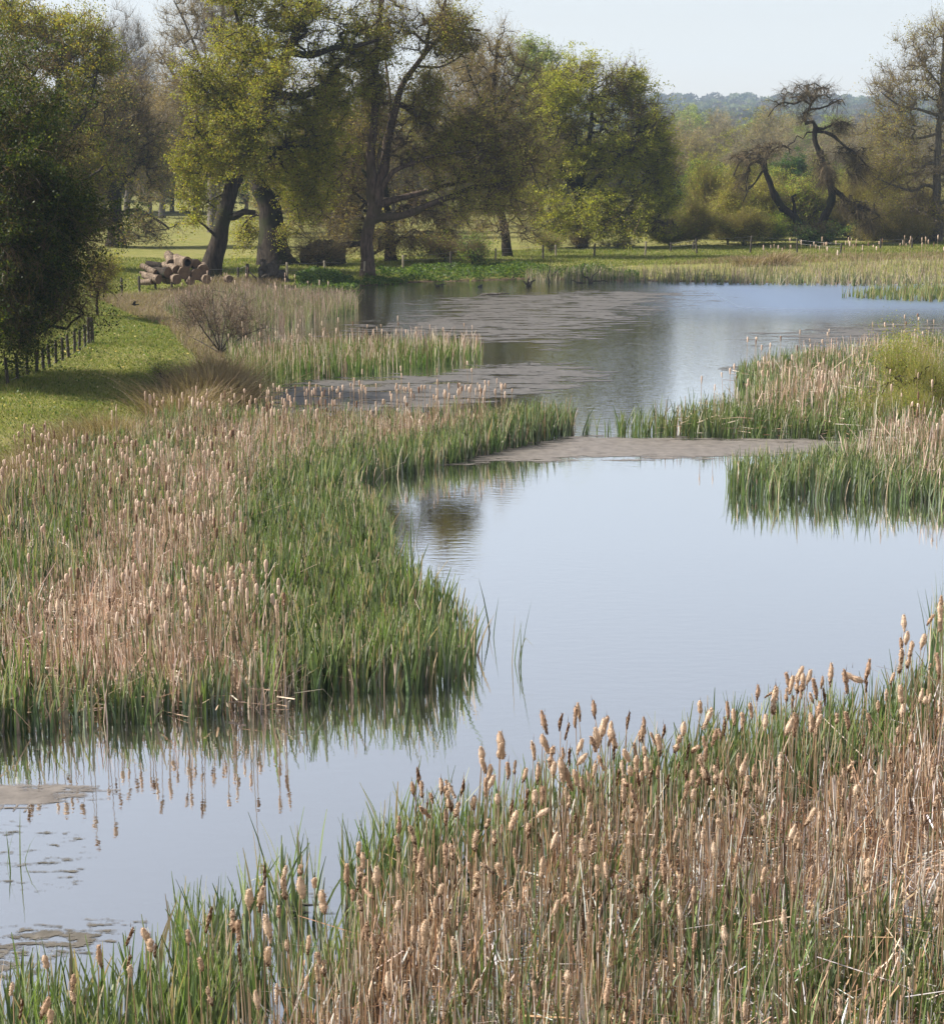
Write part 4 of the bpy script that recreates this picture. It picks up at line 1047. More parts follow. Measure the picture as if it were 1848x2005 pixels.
# 4 pale bare fan
build_tree('bare_tree', 'pale leafless tree fanning up behind the olive tree', 'tree', (250, 430), 230, [
    ([(250, 432), (250, 300), (247, 200), (245, 100)], .4, .1, 0), ([(249, 260), (225, 170), (212, 110)], .2, .07, 0), ([(249, 260), (270, 180), (285, 120)], .2, .07, 0)],
    [(245, 110, 55, 85, 0), (225, 170, 45, 60, 1), (270, 170, 45, 60, -1)], 420, (0, 0, None), (12, 1.8, 0.035, TWG, 0.9), 'bark_grey', group=TG)
# 5 pinkish budding trees
build_tree('budding_tree', 'tall pinkish budding tree left of the yellow green oak, top cut by the frame', 'tree', (420, 440), 185, [
    ([(420, 442), (415, 300), (425, 200), (432, 90), (440, -40)], .5, .12, 0), ([(417, 280), (370, 200), (330, 130), (310, 95)], .24, .07, 2), ([(424, 200), (390, 110), (360, 40), (340, 0)], .2, .06, -2), ([(428, 150), (470, 80), (490, 20)], .2, .06, 1), ([(416, 320), (350, 280), (310, 250)], .2, .06, -3)],
    [(390, 60, 75, 95, 0), (430, 20, 80, 90, 1), (340, 130, 50, 70, 1), (370, 190, 70, 70, -1), (330, 250, 60, 70, -2), (440, 170, 60, 90, 0)],
    800, (7, 0.17, PINK), (11, 1.5, 0.032, TWP, 0.35), 'bark_grey')
build_tree('budding_tree', 'low rust brown budding tree beside the dark short boled tree', 'tree', (318, 425), 225, [
    ([(318, 428), (318, 350), (312, 270), (305, 200)], .4, .1, 0), ([(317, 330), (280, 260), (260, 210)], .18, .06, 0), ([(317, 330), (350, 270), (370, 230)], .18, .06, 0)],
    [(300, 230, 65, 75, 0), (350, 270, 55, 70, 2), (265, 280, 50, 60, -2), (310, 340, 70, 50, 0)], 520, (12, 0.22, PINK + BROWN), (9, 1.5, 0.04, TWP, 0.2), 'bark_grey')
# 6 leaning oak in young leaf
build_tree('oak_tree', 'leaning oak in young yellow green leaf beside the log pile', 'tree', (420, 545), depth_at(545, px=420), [
    ([(419, 548), (425, 500), (432, 455), (446, 400), (464, 350), (490, 295), (515, 230), (540, 160), (562, 98), (590, 40), (626, -40)], .60, .19, 0),
    ([(440, 424), (462, 424), (478, 414), (497, 416)], .30, .16, -1.0), ([(470, 340), (440, 305), (410, 280), (385, 255)], .22, .07, -2.5), ([(500, 265), (455, 205), (415, 170), (390, 150)], .24, .07, -2),
    ([(562, 100), (610, 108), (650, 92), (700, 88), (740, 78)], .26, .09, -1), ([(535, 180), (590, 188), (630, 168), (662, 130), (715, 85)], .26, .1, 2.5), ([(490, 296), (550, 290), (600, 285), (640, 300)], .2, .06, 2),
    ([(540, 160), (500, 100), (470, 50), (455, 0)], .22, .07, -1), ([(430, 470), (400, 440), (375, 425)], .12, .04, -2), ([(455, 375), (430, 380), (400, 400)], .1, .04, 1.5)],
    [(400, 185, 50, 70, -2), (385, 130, 38, 35, -2), (385, 290, 42, 75, -2), (430, 300, 62, 75, 0), (470, 140, 85, 95, 0), (505, 230, 70, 90, 1), (540, 55, 110, 80, 0), (640, 30, 110, 75, 1), (500, -10, 110, 50, 0), (600, 240, 85, 100, 1), (640, 160, 70, 90, 1), (570, 330, 75, 70, 1.5), (705, 80, 70, 65, 1), (385, 395, 36, 48, -2), (355, 330, 18, 40, -2), (600, 400, 42, 45, 2), (478, 300, 48, 60, -3), (515, 225, 50, 62, -3), (455, 240, 50, 55, -3), (545, 140, 50, 50, -3), (640, 300, 50, 70, 2)],
    1900, (36, 0.175, OAKG), (4, 0.9, 0.028, TW, 0.1), rtip=0.032, jag=0.09, gain=1.6, clump=0.9, gapt=0.30)
# 7 broad ruined bole right of it
build_tree('oak_tree', 'broad old oak bole with a flaring buttress, right of the leaning oak', 'tree', (545, 520), depth_at(520, px=545), [
    ([(545, 523), (538, 480), (530, 440), (522, 400), (512, 360), (506, 325), (502, 290)], 1.08, .42, 0), ([(548, 470), (560, 495), (574, 512), (594, 524)], .55, .22, -0.5), ([(536, 490), (528, 508), (520, 524)], .45, .3, -0.4), ([(552, 490), (556, 508), (562, 524)], .6, .45, -0.6), ([(525, 410), (545, 390), (575, 385), (600, 400)], .18, .06, -2), ([(528, 430), (500, 420), (475, 440), (470, 470)], .12, .04, 1), ([(508, 340), (560, 300), (600, 260)], .22, .07, 1),
    ([(550, 470), (580, 455), (610, 470)], .07, .03, -1)],
    [(610, 395, 45, 50, -1), (580, 440, 36, 30, -1), (560, 330, 70, 60, 1), (490, 450, 28, 36, 1), (620, 330, 50, 60, 1)], 420, (24, 0.16, OAKG), (6, 1.0, 0.026, TW, -0.1), rtip=0.026)
# 8 tall double stemmed tree at the water
build_tree('oak_tree', 'tall straight trunk at the water with a forked bare limb to the right', 'tree', (720, 543), depth_at(543, px=720), [
    ([(719, 546), (721, 490), (723, 440), (726, 390), (728, 330), (731, 260), (733, 190), (737, 110), (745, 20), (750, -40)], .47, .13, 0),
    ([(733, 420), (742, 375), (748, 346), (756, 300), (760, 268), (771, 222), (785, 172), (812, 128), (834, 100), (862, 72), (896, 54), (942, 58)], .40, .07, 1.5),
    ([(834, 101), (836, 72), (850, 45), (863, 28), (874, -10)], .16, .06, -1), ([(765, 245), (762, 180), (755, 110), (760, 40)], .12, .05, 3),
    ([(742, 380), (770, 335), (806, 321), (842, 306), (880, 300), (914, 295)], .2, .07, -2), ([(745, 400), (798, 382), (842, 371), (896, 357), (950, 350), (982, 360)], .22, .09, 3),
    ([(732, 430), (765, 425), (806, 414), (842, 400), (878, 386), (925, 368), (968, 364), (1000, 357), (1040, 350)], .27, .08, -1), ([(896, 54), (920, 75), (935, 95)], .06, .03, 0), ([(862, 72), (880, 40), (905, 20)], .08, .03, 0), ([(812, 128), (860, 130), (900, 110), (925, 80)], .09, .03, 2), ([(748, 350), (738, 315), (742, 290), (752, 262)], .1, .04, -1)],
    [(905, 320, 95, 48, 0), (980, 335, 75, 55, -1), (850, 255, 85, 60, 1), (945, 250, 75, 60, 0), (1010, 290, 60, 55, 0), (800, 290, 50, 40, 0), (735, 140, 42, 70, 0), (770, 50, 60, 65, 0), (745, 200, 30, 50, 0), (865, 60, 70, 60, 0), (900, 85, 50, 40, 1), (950, 395, 90, 28, -1), (830, 180, 50, 50, 1)],
    1300, (24, 0.165, BROWN + OLIVE[:2]), (8, 1.0, 0.026, TW, 0.1), bark='bark_red', rtip=0.03, jag=0.1)
# 9 half hidden drooping tree behind the tall trunk
build_tree('tree', 'brown drooping tree behind the tall double trunk', 'tree', (766, 512), 132, [
    ([(766, 514), (763, 470), (760, 430), (755, 370), (750, 320)], .42, .15, 0), ([(761, 440), (720, 400), (690, 370), (660, 360)], .2, .07, 2), ([(760, 430), (800, 400), (850, 395), (890, 410)], .2, .07, 2), ([(762, 470), (740, 490), (722, 505)], .16, .08, -2), ([(757, 390), (700, 320), (670, 280)], .2, .06, 1)],
    [(700, 300, 75, 95, 2), (660, 380, 55, 60, 2), (790, 390, 90, 45, 1), (850, 430, 75, 35, 1), (780, 460, 60, 30, -1), (740, 230, 60, 70, 2), (680, 430, 50, 40, 1), (840, 470, 70, 22, 0), (700, 465, 40, 25, 1)],
    850, (10, 0.19, BROWN + PINK[:1]), (10, 1.2, 0.03, TW, -0.25))
# 10 slim leaning trunk with grey brown top
build_tree('tree', 'slim leaning dark trunk with a grey brown twiggy top, mid far bank', 'tree', (994, 503), depth_at(503, px=994), [
    ([(995, 506), (988, 455), (979, 405), (973, 365), (968, 300), (965, 230), (968, 150), (975, 80)], .36, .1, 0), ([(973, 365), (1010, 330), (1050, 300)], .16, .05, 1), ([(970, 330), (920, 270), (890, 230)], .18, .06, 2), ([(966, 240), (930, 170), (910, 120)], .15, .05, 0), ([(967, 220), (1010, 160), (1030, 110)], .15, .05, 1), ([(976, 390), (1010, 420), (1030, 450)], .1, .04, -1)],
    [(970, 120, 62, 75, 0), (930, 190, 60, 80, 1), (1015, 180, 60, 80, 0), (970, 260, 85, 70, 0), (1040, 300, 60, 60, 0), (1010, 410, 55, 45, -1), (900, 280, 50, 60, 1), (1030, 455, 50, 28, -1), (940, 440, 45, 40, 1)],
    720, (6, 0.18, BROWN + PINK[:2]), (8, 1.3, 0.026, TWP, 0.3), 'bark')
# 11 round spreading tree
build_tree('tree', 'round spreading yellow green tree in the middle of the far bank', 'tree', (1138, 485), depth_at(485, px=1138), [
    ([(1138, 488), (1137, 450), (1134, 410), (1130, 370)], .46, .36, 0), ([(1131, 378), (1100, 330), (1075, 280), (1060, 230)], .30, .08, -2), ([(1130, 370), (1150, 300), (1158, 230), (1160, 160)], .32, .08, 1), ([(1132, 382), (1180, 340), (1225, 290), (1255, 250)], .30, .08, -2), ([(1134, 400), (1190, 380), (1250, 360), (1300, 330)], .22, .06, 1), ([(1136, 425), (1200, 415), (1270, 425), (1310, 440)], .2, .05, -2), ([(1134, 400), (1090, 380), (1040, 370)], .2, .06, 2), ([(1136, 430), (1090, 425), (1060, 440)], .16, .05, -2)],
    [(1150, 165, 75, 55, 0), (1100, 210, 75, 75, -1), (1205, 215, 75, 75, 1), (1255, 270, 60, 80, -1), (1295, 320, 34, 55, 0), (1080, 300, 80, 70, 1), (1170, 300, 100, 70, 0), (1250, 390, 75, 40, -1), (1150, 400, 85, 35, -2), (1060, 395, 50, 35, 1), (1290, 440, 45, 18, -2), (1210, 445, 100, 22, -2), (1100, 440, 60, 28, -1), (1305, 370, 30, 62, 0), (1285, 250, 40, 50, 0), (1225, 160, 45, 40, 0)],
    2200, (28, 0.20, OLIVE[:4] + OAKG[:4]), (5, 1.1, 0.032, TW, 0.1), gain=2.1, clump=0.9, gapt=0.32)
# 12-14 crowns showing above and behind
build_tree('tree', 'fresh green crown peeping up left of the round yellow tree', 'tree', (1045, 430), 195, [([(1045, 432), (1044, 300), (1045, 200), (1048, 120)], .4, .1, 0), ([(1045, 230), (1075, 160), (1095, 120)], .15, .05, 0)],
    [(1045, 135, 50, 50, 0), (1085, 150, 45, 55, 2), (1050, 210, 60, 70, 0)], 420, (34, 0.24, [(0.13, 0.17, 0.05), (0.17, 0.20, 0.07), (0.10, 0.13, 0.04)]), (5, 1.2, 0.04, TW, 0.3))
build_tree('bare_tree', 'grey brown bare tree behind the forked limb', 'tree', (900, 430), 200, [([(900, 432), (905, 300), (915, 200), (925, 100)], .4, .1, 0), ([(908, 260), (870, 190), (850, 140)], .18, .06, 0), ([(910, 240), (950, 180), (975, 120)], .18, .06, 0)],
    [(920, 150, 75, 85, 0), (860, 220, 60, 70, 2), (960, 230, 60, 80, -2), (900, 310, 80, 60, 0)], 620, (6, 0.22, PINK + BROWN), (11, 1.6, 0.038, TWP, 0.4), 'bark_grey')
build_tree('tree', 'dark brown tree filling the gap between the leaning oak and the tall trunk', 'tree', (655, 440), 175, [([(655, 442), (655, 350), (650, 260), (645, 180)], .5, .15, 0), ([(654, 330), (610, 280), (580, 240)], .2, .06, 0), ([(654, 330), (700, 280), (720, 240)], .2, .06, 0)],
    [(640, 220, 80, 90, 0), (690, 300, 70, 80, 2), (600, 340, 70, 80, -2), (660, 400, 70, 50, 0), (540, 380, 55, 50, 0)], 750, (16, 0.24, BROWN + DARKG[:2]), (8, 1.4, 0.04, TW, 0.1))
# 15 weeping tree
wt = build_tree('weeping_tree', 'gnarled weeping tree with two twisted stems and hanging twigs', 'tree', (1590, 472), 159.0, [
    ([(1588, 470), (1566, 450), (1557, 425), (1533, 405), (1517, 383), (1507, 361), (1499, 338), (1496, 318)], .40, .22, 0), ([(1590, 466), (1606, 448), (1612, 423), (1622, 405), (1627, 383), (1625, 362), (1617, 346), (1611, 326), (1607, 303), (1598, 284), (1595, 262), (1597, 247), (1592, 237), (1578, 240), (1575, 228), (1582, 215), (1588, 200), (1582, 185), (1578, 169)], .42, .08, 0.5),
    ([(1496, 318), (1482, 300), (1464, 302), (1446, 322), (1436, 345)], .16, .05, -1), ([(1497, 322), (1478, 315), (1466, 323), (1462, 345), (1461, 372)], .14, .05, -1.5), ([(1499, 332), (1490, 337), (1478, 357), (1464, 372), (1454, 394)], .11, .04, -2), ([(1497, 318), (1506, 300), (1520, 288), (1535, 285), (1548, 292)], .14, .05, 1),
    ([(1588, 201), (1600, 189), (1614, 184), (1624, 190)], .09, .04, 0), ([(1586, 204), (1574, 195), (1555, 203), (1535, 199), (1516, 210), (1504, 228)], .10, .04, -1), ([(1583, 214), (1605, 212), (1622, 206), (1634, 199), (1648, 193), (1655, 206)], .10, .04, 1), ([(1597, 250), (1612, 252), (1628, 244), (1648, 237), (1664, 243)], .12, .05, 0),
    ([(1599, 256), (1614, 258), (1634, 269), (1654, 287), (1676, 299), (1692, 320)], .17, .06, -1), ([(1594, 258), (1580, 259), (1572, 271), (1560, 265), (1555, 277), (1542, 284), (1546, 300)], .08, .04, 0), ([(1626, 366), (1644, 379), (1668, 400), (1692, 406), (1722, 422)], .22, .07, -1), ([(1613, 421), (1631, 431), (1652, 440)], .08, .04, -1.5), ([(1556, 423), (1556, 400), (1552, 385), (1560, 380)], .16, .10, -0.5), ([(1580, 185), (1566, 172), (1556, 178)], .06, .03, 0), ([(1578, 170), (1592, 162), (1606, 168)], .05, .03, 0)],
    [(1470, 303, 38, 16, -1, 2), (1510, 285, 34, 12, 0, 2), (1580, 180, 48, 20, 0, 2), (1530, 203, 18, 6, 0, 1.5), (1640, 198, 16, 6, 0, 1.5), (1640, 245, 30, 14, 0, 2), (1610, 320, 22, 26, -1, 2), (1665, 295, 32, 18, 0, 2), (1680, 330, 24, 30, 0, 2), (1680, 405, 38, 20, -1, 2), (1700, 435, 26, 16, -1, 1.5), (1650, 390, 20, 14, -1, 1.5), (1460, 350, 14, 28, -1, 1.5), (1575, 225, 16, 14, 0, 1.5), (1600, 445, 26, 14, -1, 1.5), (1622, 345, 20, 20, 0, 1.5)],
    560, (0, 0, None), (11, 1.25, 0.026, [(0.10, 0.075, 0.045), (0.14, 0.11, 0.06), (0.07, 0.055, 0.035)], -0.75), 'bark', rtip=0.035, jag=0.22, rough=0.35, knob=0.14)
# 16 big tree at the right edge
build_tree('tree', 'tall half leafed tree at the right edge above the gate', 'tree', (1836, 478), depth_at(474, px=1836), [
    ([(1835, 480), (1832, 400), (1836, 300), (1842, 200), (1846, 120), (1852, 40)], .50, .10, 0), ([(1833, 370), (1810, 362), (1787, 374), (1744, 360), (1710, 345)], .17, .05, -1), ([(1835, 320), (1815, 320), (1790, 340), (1758, 331), (1720, 312)], .16, .05, 2), ([(1840, 225), (1800, 215), (1760, 205), (1725, 180)], .15, .05, -2), ([(1838, 260), (1790, 270), (1750, 255), (1700, 250)], .14, .05, 1), ([(1843, 170), (1810, 130), (1790, 90)], .12, .04, 0), ([(1832, 400), (1880, 380), (1930, 350)], .18, .06, 0), ([(1840, 240), (1890, 190), (1930, 150)], .16, .05, 0), ([(1833, 420), (1790, 430), (1740, 440)], .1, .04, -1), ([(1832, 430), (1850, 410), (1880, 405)], .16, .08, -1)],
    [(1780, 190, 70, 55, 0), (1735, 170, 32, 40, 0), (1750, 270, 80, 60, 0), (1720, 330, 48, 45, 0), (1790, 340, 70, 50, 0), (1810, 110, 55, 60, 0), (1850, 60, 40, 40, 0), (1890, 200, 80, 140, 1), (1740, 420, 70, 40, -1), (1800, 420, 60, 40, -1), (1890, 380, 60, 70, 0)],
    1300, (9, 0.18, [(0.16, 0.14, 0.045), (0.14, 0.14, 0.03), (0.18, 0.14, 0.05), (0.11, 0.11, 0.03)]), (9, 1.2, 0.032, TWP, 0.15), 'bark_grey')


# ------------------------------------------------------------------ shrubs
def shrub(label, px, py, rx, ry, D, leaves, natt, twigs=(6, 0.9, 0.03, TW, 0.5), bark='bark', name='shrub', group=None, stems=5, top=None):
    b = py + ry
    st = [([(px, b + 2), (px, b - ry * 0.5), (px + rng.uniform(-.2, .2) * rx, b - ry * 1.1)], .09, .04, 0)]
    for k in range(stems):
        e = rng.uniform(-.75, .75)
        st.append(([(px, b - 2), (px + e * rx * .4, b - ry * .55), (px + e * rx, b - ry * rng.uniform(1.0, 1.5))], .07, .03, rng.uniform(-1, 1)))
    el = [(px, py + ry * .2, rx * .8, ry * .75, 0)] + [(px + rng.uniform(-.75, .75) * rx, py + rng.uniform(-.55, .6) * ry, rx * rng.uniform(.25, .5), ry * rng.uniform(.35, .6), rng.uniform(-1, 1)) for _ in range(5)]
    return build_tree(name, label, 'shrub', (px, b), D, st, el, natt, leaves, twigs, bark, 0.02, 0.8, group, part_names=('stems', 'foliage'), gapsz=1.2, gapt=0.30)


YEL = [(0.17, 0.18, 0.035), (0.21, 0.21, 0.05), (0.14, 0.15, 0.03), (0.23, 0.20, 0.07)]
BRT = [(0.11, 0.16, 0.02), (0.15, 0.20, 0.03), (0.08, 0.12, 0.02)]
EVG = [(0.025, 0.055, 0.018), (0.04, 0.075, 0.022), (0.018, 0.04, 0.014), (0.06, 0.095, 0.03)]
shrub('bright yellow green bush at the foot of the weeping tree', 1512, 450, 36, 18, 161, (48, 0.16, BRT + YEL[:1]), 190)
shrub('dark bush between the two stems of the weeping tree', 1600, 460, 34, 13, 157.5, (36, 0.16, EVG + DARKG), 150)
shrub('dark bush right of the weeping tree foot', 1690, 458, 34, 18, 168, (36, 0.16, EVG + BRT[:1]), 90)
shrub('tall yellow willow scrub left of the weeping tree', 1425, 430, 42, 48, 160, (26, 0.16, YEL), 260, (10, 1.3, 0.03, YTW, 1.2))
shrub('yellowish willow scrub behind the left weeping stem', 1478, 418, 44, 58, 171, (26, 0.16, YEL), 260, (10, 1.3, 0.03, YTW, 1.2))
shrub('pale straw twiggy scrub next to the round tree', 1362, 442, 42, 36, 158, (20, 0.16, YEL + PINK[:1]), 200, (11, 1.2, 0.03, YTW, 0.9))
shrub('yellow green scrub between the weeping stems', 1572, 410, 50, 64, 171, (34, 0.18, YEL + BRT), 300, (8, 1.2, 0.03, TW, 0.9))
shrub('yellow olive scrub right of the weeping tree', 1755, 432, 56, 46, 163, (28, 0.18, YEL + OLIVE), 260, (8, 1.2, 0.03, YTW, 0.9))
shrub('dark evergreen beside the round yellow tree', 1345, 400, 38, 70, 172, (60, 0.2, EVG), 280)
shrub('glossy dark green evergreen with a rounded top', 1385, 392, 40, 66, 175, (60, 0.2, EVG + BRT[:1]), 280)
shrub('dark evergreen behind the left weeping stem', 1545, 345, 40, 40, 205, (56, 0.22, EVG), 220)
shrub('mid green bush further right behind the weeping tree', 1480, 350, 46, 40, 210, (50, 0.22, EVG + BRT), 220)
shrub('olive bush behind the right side of the weeping tree', 1665, 380, 60, 62, 195, (44, 0.22, OLIVE + BRT), 280)
shrub('brushy green thicket under the left of the round tree', 1078, 478, 30, 15, 146, (18, 0.13, BRT + BROWN), 90, (9, 0.6, 0.018, TWP, 0.9))
shrub('pinkish thicket against the trunk of the round tree', 1135, 470, 26, 20, 152, (7, 0.13, PINK + BROWN), 90, (11, 0.8, 0.018, TWP, 1.0))
shrub('low green thicket right of the round tree trunk', 1215, 482, 40, 9, 152, (14, 0.13, BRT + BROWN), 90, (9, 0.5, 0.018, TWP, 0.8))
shrub('tall olive scrub closing the gap behind the round tree trunk', 1235, 445, 70, 34, 185, (16, 0.18, OLIVE + BROWN), 260, (12, 1.6, 0.03, TWP, 0.8))
shrub('tall pale green scrub between the round tree and weeping tree', 1405, 405, 60, 72, 170, (20, 0.16, YEL + BRT), 420, (12, 1.9, 0.028, YTW, 1.3))
shrub('tall pale olive scrub right behind the weeping tree', 1700, 405, 66, 70, 171, (20, 0.16, YEL + OLIVE), 420, (12, 1.9, 0.028, YTW, 1.3))
shrub('pale scrub with hanging twigs near the gate', 1800, 425, 56, 52, 166, (18, 0.16, YEL + BROWN), 300, (12, 1.7, 0.028, TWP, 1.0))
shrub('low brushwood near the fence behind the tall trunk', 870, 492, 36, 18, 130, (10, 0.14, BROWN + BRT), 100, (11, 0.9, 0.024, TW, 0.5))
shrub('spiky green brush by the fence between the trunks', 925, 496, 22, 16, 128, (26, 0.14, BRT + EVG), 80, (9, 0.9, 0.024, TW, 0.8))
shrub('dark twiggy bramble grown over the fallen bole', 622, 492, 46, 24, 120.5, (5, 0.12, BROWN + DARKG), 80, (10, 1.3, 0.02, TW, 0.45))
shrub('small yellow leafed sapling by the bare left bank fence', 190, 545, 34, 34, 88, (20, 0.11, YEL + OLIVE), 120, (8, 0.7, 0.018, TW, 0.3))
shrub('yellow green bush in the reeds at the right edge', 1825, 770, 95, 78, depth_at(820, 0), (22, 0.06, BRT + YEL), 300, (6, 0.9, 0.010, [(0.20, 0.22, 0.07), (0.28, 0.25, 0.11)], 1.3))
shrub('low yellowish bush in the reeds at the right edge, nearer', 1745, 812, 80, 36, depth_at(836, 0), (16, 0.055, BRT + YEL), 150, (6, 0.7, 0.010, [(0.20, 0.22, 0.07), (0.28, 0.25, 0.11)], 1.3))
shrub('small leafy bramble at the foot of the largest tussock', 325, 738, 24, 20, depth_at(756, .3), (24, 0.07, BRT + DARKG), 60, (6, 0.4, 0.012, TW, 0.4))
for k_, (px_, py_, rx_, ry_, D_, lf_, lb_) in enumerate([(1440, 392, 50, 70, 178, (24, 0.17, YEL + EVG[1:2]), 'grey green hedge scrub above the yellow willow scrub'), (1520, 400, 50, 66, 180, (26, 0.17, BRT + OLIVE), 'green hedge scrub just left of the leaning weeping stem'), (1630, 405, 50, 62, 181, (24, 0.17, OLIVE + BRT), 'olive hedge scrub right of the upright weeping stem'), (1660, 435, 44, 40, 172, (18, 0.15, YEL + OLIVE), 'low olive scrub under the hanging right limb'), (1725, 448, 46, 28, 161, (14, 0.15, BROWN + YEL), 'brownish low scrub left of the gate'), (1785, 455, 40, 24, 160, (12, 0.15, BROWN + PINK), 'dull brown scrub against the gate post'), (1310, 455, 46, 26, 157, (18, 0.15, BRT + OLIVE), 'green scrub under the right edge of the round tree'), (1455, 452, 44, 28, 158, (20, 0.15, YEL), 'straw coloured low scrub before the willows')]):
    shrub(lb_, px_, py_, rx_, ry_, D_, lf_, 240, (11, 1.2, 0.026, YTW, 0.8))
# bare willow bush on the left shore
bw = depth_at(690, 0.25)
build_tree('willow_bush', 'leafless twiggy willow bush on the left shore above the reed islet', 'shrub', (432, 692), bw, [
    ([(432, 694), (428, 660), (420, 620), (415, 575)], .055, .015, 0), ([(432, 690), (400, 650), (375, 610), (350, 585)], .045, .012, -.5), ([(432, 690), (460, 640), (475, 600), (482, 570)], .045, .012, .5), ([(434, 690), (480, 655), (520, 640), (545, 645)], .035, .01, -.6), ([(430, 690), (395, 670), (365, 655)], .035, .01, .6), ([(432, 688), (440, 630), (450, 575)], .04, .012, 1), ([(432, 688), (408, 630), (390, 590)], .04, .012, -1)],
    [(430, 610, 70, 45, 0, 1.2), (385, 625, 45, 40, 0, 1), (480, 640, 45, 38, 0, 1), (440, 650, 60, 30, 0, 1)], 330, (0, 0, None), (5, 0.6, 0.012, [(0.17, 0.125, 0.085), (0.22, 0.17, 0.12), (0.12, 0.085, 0.06)], 0.8), 'bark_grey', rtip=0.007, jag=0.03, part_names=('stems', 'twigs'))

# ------------------------------------------------------------------ woods beyond
WK = [('grey brown bare tree', (6, 0.3, [(0.15, 0.12, 0.095), (0.18, 0.145, 0.115), (0.13, 0.12, 0.08)]), (11, 1.7, 0.05, TWG)), ('olive leafing tree', (34, 0.34, OLIVE), (5, 1.4, 0.05, TW)), ('fresh green tree', (40, 0.34, [(0.12, 0.15, 0.05), (0.15, 0.18, 0.06), (0.09, 0.12, 0.04)]), (5, 1.4, 0.05, TW)),  # brownish leaf tones greyed to paint in some haze
      ('brown budding tree', (18, 0.32, [(0.15, 0.13, 0.07), (0.17, 0.14, 0.09), (0.12, 0.12, 0.06)]), (8, 1.6, 0.05, TWP)), ('dark tree', (42, 0.34, DARKG + BROWN[:1]), (5, 1.4, 0.05, TW))]
protoT = []
for k, (lb, lf, tw_) in enumerate(WK):
    px = 1360 + 40 * k; D = 300
    b = 310 + (CH - 1.2) / D * FPX
    t = build_tree('woodland_tree', lb, 'tree', (px, b), D, [([(px, b + 2), (px, b - 60), (px + 3, b - 110)], .35, .1, 0), ([(px, b - 50), (px - 28, b - 100)], .15, .05, 0), ([(px, b - 50), (px + 28, b - 105)], .15, .05, 0)],
                   [(px, b - 105, 50, 55, 0), (px - 30, b - 85, 36, 45, 1), (px + 30, b - 80, 36, 45, -1), (px, b - 55, 45, 40, 0)], 330, lf, (*tw_, 0.35), 'bark_grey', group='woodland trees beyond the meadow')
    protoT.append((t, lb))
used = set()


def wood(px, D, sc, k):
    src, lb = protoT[k]
    if k not in used: t = src; used.add(k)
    else:
        t = src.copy(); COL.objects.link(t)
        for ch in src.children:
            c = ch.copy(); COL.objects.link(c); c.parent = t
    x = float(P(px, 310, D)[0]); z = float(ground_h(x, D)[0])
    t.location = (x, D, z - 0.3); t.scale = (sc * rng.uniform(.9, 1.2), sc * rng.uniform(.9, 1.2), sc); t.rotation_euler = (0, 0, rng.random() * 6.28)
    if px < 900: t['label'] = f"{lb} in the shaded wood behind the oaks on the left"
    elif px < 1320: t['label'] = f"{lb} in the wood glimpsed behind the round tree"
    else: t['label'] = f"{lb} in the hazy wood behind the weeping tree"


for px, D, sc, k in [(1330, 330, 1.0, 0), (1365, 300, .85, 3), (1400, 345, 1.1, 0), (1440, 320, .9, 1), (1465, 290, .8, 0), (1500, 340, 1.15, 3), (1535, 315, .95, 0), (1570, 335, 1.0, 2), (1610, 300, .8, 0), (1650, 340, 1.05, 3), (1690, 320, .9, 0), (1730, 345, 1.0, 1), (1340, 430, 1.3, 2), (1420, 450, 1.2, 0), (1490, 430, 1.35, 1), (1560, 440, 1.2, 3), (1630, 450, 1.3, 2), (1710, 430, 1.1, 0), (1385, 560, 1.5, 4), (1460, 560, 1.4, 2), (1540, 580, 1.5, 1), (1320, 255, .55, 3), (1380, 250, .6, 1), (1425, 255, .55, 0), (1500, 250, .6, 3), (1600, 255, .6, 1), (1660, 250, .55, 4), (1715, 250, .6, 3), (1340, 640, 1.9, 2), (1790, 300, .9, 0), (1840, 320, 1.0, 3), (1900, 300, 1.0, 1),
                     (30, 240, .9, 4), (80, 255, 1.0, 3), (140, 240, .9, 4), (180, 250, 1.0, 0), (200, 235, .8, 4), (245, 245, .9, 4), (290, 240, .75, 4), (335, 250, .85, 4), (380, 245, .8, 4), (430, 255, .9, 3), (480, 245, .8, 4), (530, 250, .85, 4), (575, 245, .9, 3), (620, 255, .95, 4), (670, 245, .85, 3), (720, 255, .9, 4), (770, 245, .8, 3), (820, 255, .9, 4), (870, 245, .8, 0), (920, 255, .85, 4), (960, 245, .75, 3), (1010, 250, .85, 4), (1060, 245, .8, 3), (1110, 255, .9, 4), (1160, 245, .8, 1), (1210, 250, .8, 3), (1260, 245, .8, 4), (1300, 260, .85, 3), (-60, 230, 1.0, 4), (-10, 235, 1.0, 3)]:
    wood(px, D, sc, k)
for k, (t, lb) in enumerate(protoT):
    if k not in used: wood(1500, 400, 1.2, k)

